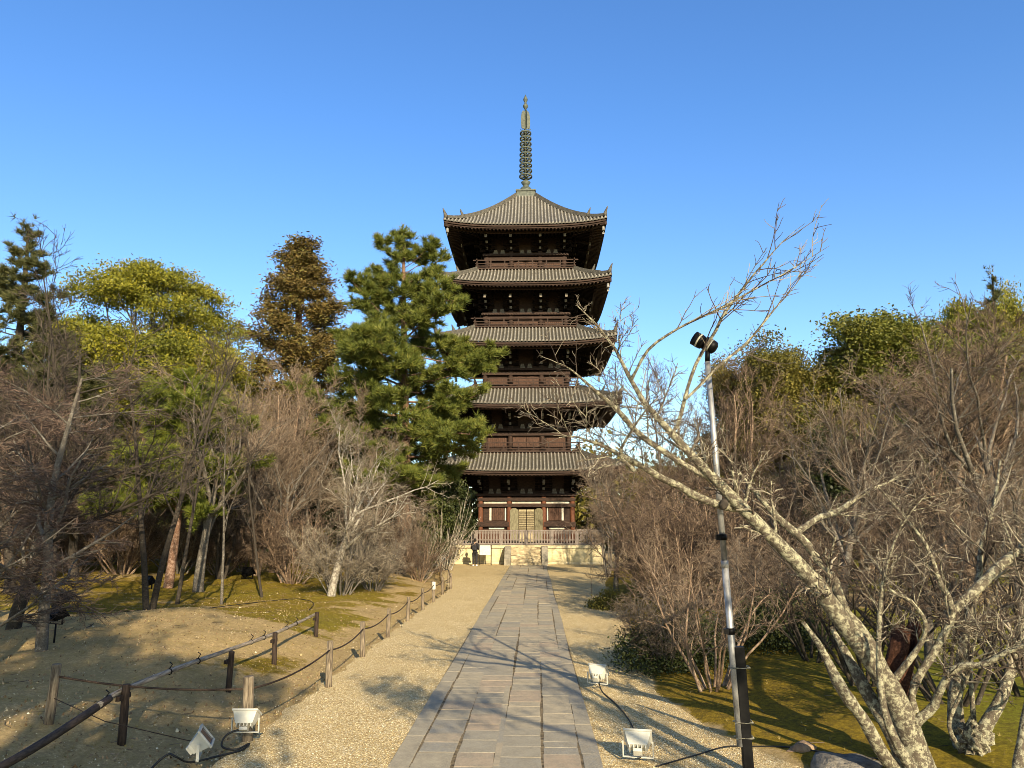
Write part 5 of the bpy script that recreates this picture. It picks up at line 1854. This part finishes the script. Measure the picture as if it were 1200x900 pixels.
plant('shrub', 'reddish bush in the middle of the right thicket', 'shrub', T_sh1, 800, 28.5, 545, rz=5.0, wx=1.3)
plant('bare_tree', 'bare tree with a bent grey trunk at the right end of the balustrade', 'tree', T_sp1, 720, 30.0, 500, rz=1.3, wx=0.75)
plant('slender_tree', 'small staked sapling on the gravel right of the path end', 'tree', T_sa2, 692, 29.0, 655, rz=0.6, wx=1.4)
plant('bare_tree', 'beige bare tree hiding the lower right corner of the pagoda', 'tree', T_up2b, 712, 40.0, 505, rz=0.9, wx=0.9)
plant('bare_tree', 'brown bare tree beyond the pole with its top against the sky', 'tree', T_up2, 790, 40.0, 425, rz=2.2)
plant('bare_tree', 'brown bare tree right of the lamp pole, fine brushy top under open sky', 'tree', T_up1r, 862, 40.0, 430, rz=0.4)
plant('bare_tree', 'reddish bare tree before the olive evergreens', 'tree', T_up2, 925, 35.0, 470, rz=3.4)
plant('bare_tree', 'brown bare tree before the highest green crown', 'tree', T_up1r, 1010, 32.0, 440, rz=1.2)
plant('bare_tree', 'beige bare tree in the right thicket left of the large fanning tree', 'tree', T_up2b, 1065, 31.0, 455, rz=5.1)
plant('bare_tree', 'pale forked bare tree standing before the brown thicket on the right', 'tree', T_sp1, 975, 18.5, 405, rz=0.9, wx=0.9, lean=0.10)
plant('bare_tree', 'large bare tree with fanning reddish twigs at the right edge of the photo', 'tree', T_sp1r, 1195, 19.0, 338, rz=3.0, wx=1.15, lean=-0.05)
plant('bare_tree', 'dense brown brush-topped bare tree left of the large fanning one', 'tree', T_up1r, 1120, 24.0, 362, rz=2.0, wx=1.2)
plant('bare_tree', 'brown brush-topped bare tree filling the skyline at the right edge', 'tree', T_up2, 1215, 27.0, 345, rz=0.4, wx=1.3)
plant('bare_tree', 'grey bare tree just behind the large fanning one', 'tree', T_sp1, 1130, 27.0, 400, rz=4.6)
plant('bare_tree', 'dark bare tree low between the thick lichen limb and the right edge', 'tree', T_sp2d, 1090, 22.0, 520, rz=2.6)
plant('bare_tree', 'brown bare tree spreading fine twigs low over the mossy field', 'tree', T_sp1r, 1075, 14.5, 545, rz=1.9, wx=1.3)
plant('bare_tree', 'brown bare tree low at the right edge behind the forked lichen tree', 'tree', T_sp1, 1175, 13.5, 520, rz=0.3, wx=1.2)
T_os1d = remat(T_os1, bark_dark, tw_red)
for px_, Y_, top_, rz_, wx_, lab_ in (
        (1000, 12.5, 600, 0.4, 1.2, 'dark thin-stemmed bare shrub right behind the thick lichen limb'),
        (940, 14.5, 630, 1.6, 1.2, 'dark thin-stemmed bare shrub between the many-stemmed shrub and the lichen limb'),
        (1095, 11.2, 585, 2.8, 1.1, 'dark thin-stemmed bare shrub behind the hollow stub'),
        (1182, 11.8, 575, 4.1, 1.2, 'dark thin-stemmed bare shrub at the right edge beyond the burl'),
        (1050, 16.5, 610, 5.2, 1.3, 'dark bare shrub standing alone on the mossy field')):
    plant('shrub', lab_, 'shrub', T_os1d, px_, Y_, top_, rz=rz_, wx=wx_)
plant('shrub', 'brown bush at the far side of the mossy field', 'shrub', T_sh1, 1010, 33.0, 600, rz=0.5, wx=1.6)
plant('shrub', 'brown bush at the back of the field near the right edge', 'shrub', T_sh2r, 1120, 34.0, 595, rz=2.5, wx=1.7)
plant('shrub', 'greyish bush at the far right beyond the field', 'shrub', T_sh1b, 1200, 33.0, 590, rz=4.0, wx=1.7)
plant('evergreen_tree', 'olive evergreen with a rounded crown left of the highest green tree', 'tree', B_olive, 945, 60, 408, rz=1.0, wx=1.2)
plant('evergreen_tree', 'highest rounded green evergreen on the right', 'tree', B_green, 1042, 58, 372, rz=2.2, wx=1.25)
plant('evergreen_tree', 'brownish green evergreen just left of the olive rounded one', 'tree', remat(B_olive, bark_dark, lf_cedar), 898, 64, 418, rz=3.0, wx=0.7)
plant('evergreen_tree', 'green evergreen behind the large fanning bare tree', 'tree', B_green, 1145, 55, 400, rz=4.4)
plant('evergreen_tree', 'yellowish round treetop above the large fanning bare tree', 'tree', remat(B_green, bark_grey, lf_camphor), 1160, 66, 352, rz=0.4, wx=0.6)
plant('conifer_tree', 'small dark conifer top on the skyline at the far right', 'tree', pine(41, 16, bark_dark, lf_pine_d, wid=3.0, low=0.12, whorls=34, per=9, cone=True, nl=0.3), 1186, 64, 337, rz=1.0)
plant('evergreen_tree', 'dark evergreen low behind the right thicket', 'tree', B_dark, 1010, 46, 500, rz=0.6, wx=1.3)
plant('evergreen_tree', 'dark evergreen behind the field near the right edge', 'tree', B_dark, 1110, 43, 500, rz=2.0, wx=1.4)
plant('evergreen_tree', 'olive evergreen filling the thicket behind the lamp pole', 'tree', B_olive, 870, 62, 500, rz=5.3)
plant('evergreen_tree', 'olive evergreen beside the right flank of the pagoda', 'tree', B_olive, 770, 66, 545, rz=0.2)

# out of the picture behind the viewpoint: the evergreens whose shade falls on the left mound
plant('evergreen_tree', 'tall evergreen behind the viewpoint shading the mound', 'tree', lobed_tree(51, 16.5, 3.6, bark_grey, lf_green, lobes=14, per=9, size=0.13), 0, -11, X=-0.3, rz=0.5, sc=1.0)

plant('bare_tree', 'bare many-stemmed tree just outside the right edge of the view', 'tree', T_up2d, 0, 1.0, X=4.7, rz=1.0, sc=0.62)
# unseen tree behind the viewpoint, its leafy limb added to shade the near gravel
rng = np.random.default_rng(66)
tP, tR = resample([(6.4, -3.0, -.2), (6.3, -3.0, 2.5), (6.0, -2.9, 5.0), (5.7, -2.8, 7.6)], [.15, .13, .11, .05], 12)
lP, lR = resample([(6.05, -2.9, 4.8), (4.8, -2.7, 5.7), (3.6, -2.4, 6.3), (2.3, -2.2, 6.6)], [.07, .055, .04, .02], 12)
b1 = grow(rng, lP[None], lR[None], 9, t0=0.55, ang=50, length=0.75, rel=False, seg=4, rr=0.5)
b2 = grow(rng, tP[None], tR[None], 6, t0=0.75, ang=50, length=0.9, rel=False, seg=4, rr=0.5)
V, Fq, T = join_tubes([(tP[None], tR[None], 8), (lP[None], lR[None], 6), lvl(*b1, 4), lvl(*b2, 4)], rng)
et = thing('evergreen_tree', 'unseen evergreen behind the viewpoint, leafy limb added to shade the gravel', 'tree', (6.4, -3.0, 0))
mesh_obj('trunk', np_mesh('trunk', V - np.array([6.4, -3, 0]), Fq, bark_grey, True, T), et)
C = np.vstack([b1[0][:, 2], b1[0][:, 3], b1[0][:, 4], b2[0][:, 4], b2[0][:, 3]]) - np.array([6.4, -3, 0])
v1, f1, t1 = leaf_quads(rng, C, 26, 0.22, 0.07, None)
mesh_obj('crown', np_mesh('crown', v1, [f1], lf_green, False, t1), et)

# ------------------------------------------------------------------ far woodland closing the horizon
rng = np.random.default_rng(77)
cs = []
for k in range(150):
    a = math.radians(rng.uniform(-62, 62))
    D_ = rng.uniform(82, 112)
    x, y = math.sin(a) * D_, math.cos(a) * D_
    hh = rng.uniform(7, 12.5)
    n = 70
    u = nrm(rng.normal(size=(n, 3))) * (0.6 + 0.4 * rng.random((n, 1)))
    c = u * np.array([4.5, 3.5, hh * 0.55]) + np.array([x, y, hh * 0.5])
    cs.append(c)
C = np.vstack(cs)
tc = np.repeat(rng.random(150), 70) * 0.6 + 0.4 * rng.random(len(C))
v1, f1, t1 = leaf_quads(rng, C, 12, 0.9, 0.42, tc, normal_up=0.4)
tag(mesh_obj('woodland', np_mesh('woodland', v1, [f1], lf_olive, False, t1)), 'mass of evergreen woodland closing the view behind the temple grounds', kind='stuff')

# leaf and twig litter on the left soil
n = 9000
ly = 8.5 + 30 * rng.random(n) ** 1.4
lx = edge_left(ly) - 0.3 - 11 * rng.random(n) ** 1.3
C = np.stack([lx, ly, gz(lx, ly) + 0.012], 1)
v1, f1, t1 = leaf_quads(rng, C, 1, 0.0, 0.028, None, normal_up=4.0, aspect=0.45)
tag(mesh_obj('leaf_litter', np_mesh('leaf_litter', v1, [f1], litter_m, False, t1)), 'fallen leaves and straw littering the sandy soil on the left', kind='stuff')

# dry grass tufts on the soil and moss
n = 1500
side = rng.random(n) < 0.62
ly = 8.3 + 26 * rng.random(n) ** 1.3
lx = np.where(side, edge_left(ly) - 0.15 - 8 * rng.random(n) ** 1.6, edge_right(ly) + 0.3 + 7 * rng.random(n) ** 1.3)
C = np.stack([lx, ly, gz(lx, ly)], 1)
v1, f1, t1 = needle_tufts(rng, C, np.tile(np.array([[0, 0, 1.0]]), (n, 1)), 8, 0.055, 0.006, 0.6)
tag(mesh_obj('dry_grass', np_mesh('dry_grass', v1, [f1], tone_mat('straw', [(0, (0.10, 0.085, 0.02)), (0.5, (0.26, 0.20, 0.06)), (1, (0.48, 0.38, 0.18))], 0.8), False, t1)), 'short dry grass tufts dotted over the soil and moss', kind='stuff')

# fallen twigs under the trees and stray stones on the soil
n = 420
side = rng.random(n) < 0.6
ly = 9 + 26 * rng.random(n) ** 1.2
lx = np.where(side, edge_left(ly) - 0.5 - 10 * rng.random(n), edge_right(ly) + 0.5 + 7 * rng.random(n))
a = rng.random(n) * 6.28
ln_ = rng.uniform(0.03, 0.14, n)
d = np.stack([np.cos(a), np.sin(a), 0 * a], 1) * ln_[:, None]
c = np.stack([lx, ly, gz(lx, ly) + 0.012], 1)
bend_ = np.stack([-np.sin(a), np.cos(a), 0 * a], 1) * (rng.normal(size=n) * 0.12 * ln_)[:, None]
Pq = np.stack([c - d, c + bend_, c + d], 1)
for q in (0, 2):
    Pq[:, q, 2] = gz(Pq[:, q, 0], Pq[:, q, 1]) + 0.014
V, Fq, T = join_tubes([(Pq, np.tile(rng.uniform(0.002, 0.0045, n)[:, None], (1, 3)), 4)], rng)
tag(mesh_obj('fallen_twigs', np_mesh('fallen_twigs', V, Fq, tw_beige, True, T)), 'fallen twigs lying on the soil and moss', kind='stuff')
n = 5200
py = 8.3 + 22 * rng.random(n) ** 1.7
px = edge_left(py) - 7.5 * rng.random(n) ** 1.9
rad = rng.uniform(0.005, 0.014, n) * np.where(rng.random(n) < 0.03, 2.6, 1)
pv = np.repeat(oc[None], n, 0) * rng.uniform(0.6, 1.3, (n, 5, 3)) * rad[:, None, None] + np.stack([px, py, gz(px, py)], 1)[:, None]
PF = (np.arange(n)[:, None, None] * 5 + ft[None]).reshape(-1, 3)
tag(mesh_obj('pebbles', np_mesh('pebbles', pv.reshape(-1, 3), [PF], pm, True, np.repeat(rng.random(n), 5))), 'stray stones and gravel spilled over the soil left of the rope fence', kind='stuff')
# ------------------------------------------------------------------ the lichen-covered tree in the right foreground
rng = np.random.default_rng(101)


def limb(px, y0, y1, wig=0.12, K=16, seed=0, z_foot=None):
    """limb through photo pixels (x, y, radius in px); its distance runs from y0 to y1 with a sideways sway"""
    rg = np.random.default_rng(seed + 500)
    n = len(px)
    pts, rad = [], []
    ph = rg.random() * 6
    for i, (x, y, r) in enumerate(px):
        u = i / (n - 1)
        Y = y0 + (y1 - y0) * u + wig * math.sin(u * 4 + ph) * min(1, u * 3)
        pts.append(at(x, y, Y))
        rad.append(r / F_PX * Y * 0.76)
    if z_foot is not None:
        f = pts[0].copy()
        f[2] = z_foot
        pts = [f] + pts
        rad = [rad[0] * 1.25] + rad
    return resample(pts, rad, K)


MAIN = [
    ([(1078, 905, 21), (1062, 850, 18), (1042, 805, 16), (1015, 765, 14), (985, 725, 12.5), (960, 690, 11.5), (935, 660, 11), (905, 630, 10.5), (880, 605, 10), (855, 580, 9), (838, 562, 8.5), (820, 543, 7.5),
      (795, 517, 7), (767, 485, 6.5), (752, 470, 6), (740, 447, 5), (727, 420, 4.5), (712, 395, 3.8), (695, 376, 3), (676, 358, 1.8)], 8.8, 8.1),
    ([(868, 594, 8), (850, 593, 7), (826, 586, 6), (806, 576, 5.5), (794, 568, 5.5), (780, 563, 5), (770, 557, 5), (745, 542, 4.5), (730, 535, 4), (706, 522, 3.5), (690, 517, 3), (672, 511, 2.2), (655, 513, 1.5)], 8.5, 7.6),
    ([(838, 562, 5), (815, 552, 4.5), (767, 522, 4.5), (745, 505, 4.5), (725, 482, 4), (700, 460, 3.5), (683, 445, 2.8), (665, 430, 2), (650, 424, 1.2)], 8.4, 7.8),
    ([(739, 446, 3), (743, 440, 2.4), (755, 416, 2.4), (767, 403, 2.2), (800, 382, 2.0), (847, 360, 1.8), (877, 343, 1.5), (920, 320, 1.3), (953, 300, 1.0), (972, 288, .7)], 8.15, 7.5),
    ([(785, 512, 3.2), (792, 505, 3), (802, 470, 3), (807, 450, 2.8), (820, 417, 2.8), (835, 395, 2.6), (847, 370, 2.3), (867, 343, 2.0), (883, 322, 1.8), (900, 303, 1.5), (917, 283, 1.2), (943, 262, .8)], 8.3, 7.7),
    ([(803, 468, 2.4), (815, 457, 2.3), (838, 433, 2.3), (858, 416, 2.2), (877, 400, 2.0), (907, 363, 1.7), (930, 337, 1.3), (937, 325, .8)], 8.2, 8.6),
    ([(744, 552, 3), (727, 532, 2.2), (742, 502, 2), (760, 477, 1.7), (777, 459, 1)], 7.9, 7.4),
    ([(1042, 800, 9), (1015, 745, 8), (990, 716, 7.5), (976, 676, 6.5), (960, 658, 6), (948, 640, 6), (932, 624, 6), (912, 608, 5.5), (892, 584, 4.5), (878, 568, 3.5), (860, 546, 2.4), (845, 525, 1.5)], 9.0, 9.6),
    ([(930, 626, 6), (944, 617, 5), (960, 606, 4.5), (980, 600, 3.8), (1018, 574, 3), (1040, 566, 2), (1060, 552, 1.2)], 9.3, 9.8),
    ([(1070, 905, 12), (1041, 892, 9.5), (1013, 845, 9), (985, 805, 8.5), (962, 759, 7.5), (941, 729, 6)], 8.6, 8.3),
    ([(1075, 905, 13), (1060, 892, 11), (1040, 850, 10), (1018, 815, 10), (990, 763, 8.5), (974, 735, 7)], 8.9, 9.1),
    ([(1072, 905, 9), (1058, 885, 7), (1037, 836, 5.5), (1030, 775, 4), (1032, 705, 3), (1040, 660, 2.2), (1060, 610, 1.6), (1095, 570, 1)], 8.5, 8.0),
    ([(1068, 860, 8), (1074, 845, 7), (1093, 830, 6), (1102, 808, 5.5), (1121, 782, 5), (1153, 779, 4.5), (1175, 766, 4), (1205, 755, 3.5), (1240, 735, 2.5)], 8.7, 8.0),
    ([(1072, 835, 6), (1069, 808, 5.5), (1088, 775, 5.5), (1104, 747, 5), (1118, 717, 4.5), (1100, 679, 3.5), (1087, 642, 3), (1061, 607, 2.2), (1035, 577, 1.4), (1020, 560, .8)], 8.7, 8.9),
    ([(1112, 726, 5.5), (1122, 711, 7), (1148, 687, 7), (1174, 661, 6.5), (1205, 637, 6), (1250, 600, 5)], 8.8, 9.0),
    ([(1040, 808, 6), (1085, 740, 3), (1062, 700, 3), (1040, 690, 2), (1052, 650, 1.5)], 8.9, 8.5),
]
Ps, Rs = [], []
foot = gz1(4.05, 8.8) - 0.1
for i, (px, a_, b2) in enumerate(MAIN):
    p, r = limb(px, a_, b2, seed=i, K=22 if len(px) > 12 else 16, z_foot=foot if px[0][1] > 900 else None)
    p, r = resample(p, r, 20)
    Ps.append(p)
    r[-8:] *= np.linspace(1, 0.45, 8)
    Rs.append(r * (1 + 0.06 * np.random.default_rng(i).normal(size=20)))
MP, MR = np.array(Ps), np.array(Rs)
sel = [0, 1, 2, 6, 7, 8, 11, 12, 13, 14, 15]
thin = [3, 4, 5]                                        # the long arching limbs carry sparser, longer twigs
up_ = grow(rng, MP[sel], MR[sel], 9, t0=0.30, ang=48, angv=16, length=0.75, rel=False, taper=0.3, seg=6, noise=0.11, up=0.12, trop=0.03, rr=0.30, rmin=.005, tip=0.4, lp=0.9)
k1 = grow(rng, MP[sel], MR[sel], 10, t0=0.5, ang=46, angv=16, length=0.55, rel=False, taper=0.3, seg=5, noise=0.13, up=0.15, trop=0.03, rr=0.22, rmin=.0042, tip=0.45, lp=0.8)
k2 = grow(rng, *up_, 11, t0=0.15, ang=48, angv=14, length=0.46, taper=0.35, seg=4, noise=0.14, trop=0.03, rr=0.6, rmin=.0036, tip=0.55)
k3 = grow(rng, *k2, 3.2, t0=0.2, ang=46, length=0.55, taper=0.3, seg=3, noise=0.15, trop=0.03, rr=0.7, rmin=.0028, tip=0.6)
k4 = grow(rng, *k1, 3.5, t0=0.2, ang=46, length=0.5, seg=3, noise=0.14, trop=0.03, rr=0.7, rmin=.003, tip=0.6)
u1 = grow(rng, MP[thin], MR[thin], 11, t0=0.28, ang=40, angv=12, length=0.85, rel=False, taper=0.35, seg=5, noise=0.10, up=0.12, trop=0.03, rr=0.45, rmin=.0055, tip=0.45)
u2 = grow(rng, *u1, 5, t0=0.2, ang=42, length=0.36, taper=0.3, seg=4, noise=0.10, trop=0.03, rr=0.65, rmin=.0042, tip=0.55)
O_ = np.array([4.05, 8.8, gz1(4.05, 8.8)])
mt = thing('lichen_tree', 'big leaning lichen-white bare tree in the right foreground', 'tree', tuple(O_))
V, Fq, T = join_tubes([(MP - O_, MR, 14), (up_[0] - O_, up_[1], 6)], rng)
mesh_obj('trunk', np_mesh('trunk', V, Fq, bark_pale, True, T), mt)
V, Fq, T = join_tubes([(p - O_, r, 4) for p, r in (k1, k2, k3, k4, u1, u2)], rng)
mesh_obj('crown', np_mesh('crown', V, Fq, tw_main, False, T), mt)
# knot and the broken hollow stub
m = MB()
m.lathe([(0.03, -.04), (0.05, 0.0), (0.042, 0.06), (0.015, 0.09)], tuple(MP[0][11] + np.array([-0.06, -0.03, -0.10]) - O_), 10, 0, Vector((-0.4, -0.5, -0.7)).to_track_quat('Z', 'Y').to_matrix())
m.obj('knot', bark_dark, mt)
rg = np.random.default_rng(8)
n, K = 22, 12
b0, b1 = at(1046, 812, 9.05) - O_, at(1064, 735, 9.15) - O_
vs, fs = [], []
for k in range(K):
    for i in range(n):
        a = 2 * math.pi * i / n
        u = k / (K - 1)
        jag = 0.07 * math.sin(a * 2 + 1) + 0.04 * math.sin(a * 7) + 0.03 * rg.normal() if k == K - 1 else 0.0
        rr = (0.175 - 0.045 * u) * (1 + 0.10 * math.sin(a * 4 + u * 3) + 0.05 * rg.normal())
        c = b0 + (b1 - b0) * (u + jag)
        vs.append((c[0] + rr * math.cos(a), c[1] + rr * math.sin(a), c[2]))
open_ = lambda i, k: (5 <= k <= K) and (3 * math.pi / 2 - 0.1 < 2 * math.pi * (i + .5) / n < 3 * math.pi / 2 + 0.95)
for k in range(K - 1):
    for i in range(n):
        if open_(i, k):
            continue
        a, b2 = k * n + i, k * n + (i + 1) % n
        fs.append((a, b2, b2 + n, a + n))
m = MB()
m.add(vs, fs, 0, True)
so2 = m.obj('hollow_stub', stub_m, mt)
sol = so2.modifiers.new('thickness', 'SOLIDIFY')
sol.thickness = 0.03

# second lichen tree at the right
T2 = [
    ([(1140, 905, 17), (1130, 880, 14), (1123, 854, 11.5), (1118, 831, 10), (1123, 794, 8), (1130, 752, 6.5), (1137, 719, 5.5), (1147, 680, 4.5), (1150, 640, 3.5), (1165, 590, 2.5), (1172, 540, 1.5)], 9.2, 9.7),
    ([(1142, 880, 11), (1153, 854, 9.5), (1172, 822, 8), (1182, 795, 7), (1188, 770, 6.5), (1198, 735, 5.5), (1215, 690, 4), (1225, 630, 2.5)], 9.1, 9.4),
    ([(1126, 880, 3.5), (1112, 850, 3), (1125, 815, 2.5), (1135, 790, 2), (1145, 740, 1.5)], 9.1, 8.8),
    ([(1139, 840, 4), (1142, 860, 4), (1138, 800, 3), (1137, 770, 2.2), (1130, 700, 1.4)], 9.3, 9.5),
]
O2 = np.array([4.75, 9.2, gz1(4.75, 9.2)])
Ps, Rs = [], []
for i, (px, a_, b2) in enumerate(T2):
    p, r = limb(px, a_, b2, seed=40 + i, K=16, z_foot=O2[2] - 0.1 if px[0][1] > 900 else None)
    p, r = resample(p, r, 16)
    Ps.append(p)
    Rs.append(r)
P2_, R2_ = np.array(Ps), np.array(Rs)
a1 = grow(rng, P2_, R2_, 13, t0=0.35, ang=46, length=0.8, rel=False, taper=0.3, seg=6, noise=0.13, up=0.15, trop=0.03, rr=0.45, rmin=.008)
a2 = grow(rng, *a1, 9, t0=0.2, ang=46, length=0.5, seg=4, noise=0.14, trop=0.03, rr=0.6, rmin=.005)
a3 = grow(rng, *a2, 4, t0=0.2, ang=46, length=0.5, seg=3, noise=0.18, trop=0.03, rr=0.7, rmin=.004, tip=0.6)
t2 = thing('lichen_tree', 'smaller forked lichen tree with a rough burl at the lower right', 'tree', tuple(O2))
V, Fq, T = join_tubes([(P2_ - O2, R2_, 12)], rng)
mesh_obj('trunk', np_mesh('trunk', V, Fq, bark_pale, True, T), t2)
V, Fq, T = join_tubes([(p - O2, r, s) for (p, r), s in ((a1, 5), (a2, 4), (a3, 3))], rng)
mesh_obj('crown', np_mesh('crown', V, Fq, tw_main, False, T), t2)
rg = np.random.default_rng(3)
m = MB()
vs, fs = [], []
n, rings = 24, 14
for i in range(rings + 1):
    th = math.pi * i / rings
    for k in range(n):
        a = 2 * math.pi * k / n
        rr = 0.17 * (1 + 0.18 * rg.normal())
        vs.append((rr * math.sin(th) * math.cos(a), rr * math.sin(th) * math.sin(a), rr * math.cos(th)))
for i in range(rings):
    for k in range(n):
        fs.append((i * n + k, (i + 1) * n + k, (i + 1) * n + (k + 1) % n, i * n + (k + 1) % n))
m.add(vs, fs)
m.obj('burl', bark_pale, t2, loc=tuple(at(1140, 868, 9.12) - O2))

# stem entering at the right edge
T3 = [([(1192, 905, 8), (1197, 880, 7.5), (1203, 840, 7), (1215, 780, 6), (1220, 700, 4.5), (1210, 620, 3)], 8.2, 8.8)]
p, r = limb(*T3[0], seed=60, K=16, z_foot=0.0)
O3 = np.array([p[0][0], p[0][1], 0.1])
p, r = p[None], r[None]
a1 = grow(rng, p, r, 16, t0=0.3, ang=46, length=0.9, rel=False, seg=6, noise=0.13, up=0.15, trop=0.03, rr=0.5, rmin=.008)
a2 = grow(rng, *a1, 10, t0=0.2, ang=46, length=0.5, seg=4, noise=0.14, trop=0.03, rr=0.6, rmin=.004)
t3 = thing('lichen_tree', 'lichen-speckled stem cut by the lower right edge of the photo', 'tree', tuple(O3))
V, Fq, T = join_tubes([(p - O3, r, 12)], rng)
mesh_obj('trunk', np_mesh('trunk', V, Fq, bark_pale, True, T), t3)
V, Fq, T = join_tubes([(q - O3, rr, s) for (q, rr), s in ((a1, 5), (a2, 3))], rng)
mesh_obj('crown', np_mesh('crown', V, Fq, tw_main, False, T), t3)
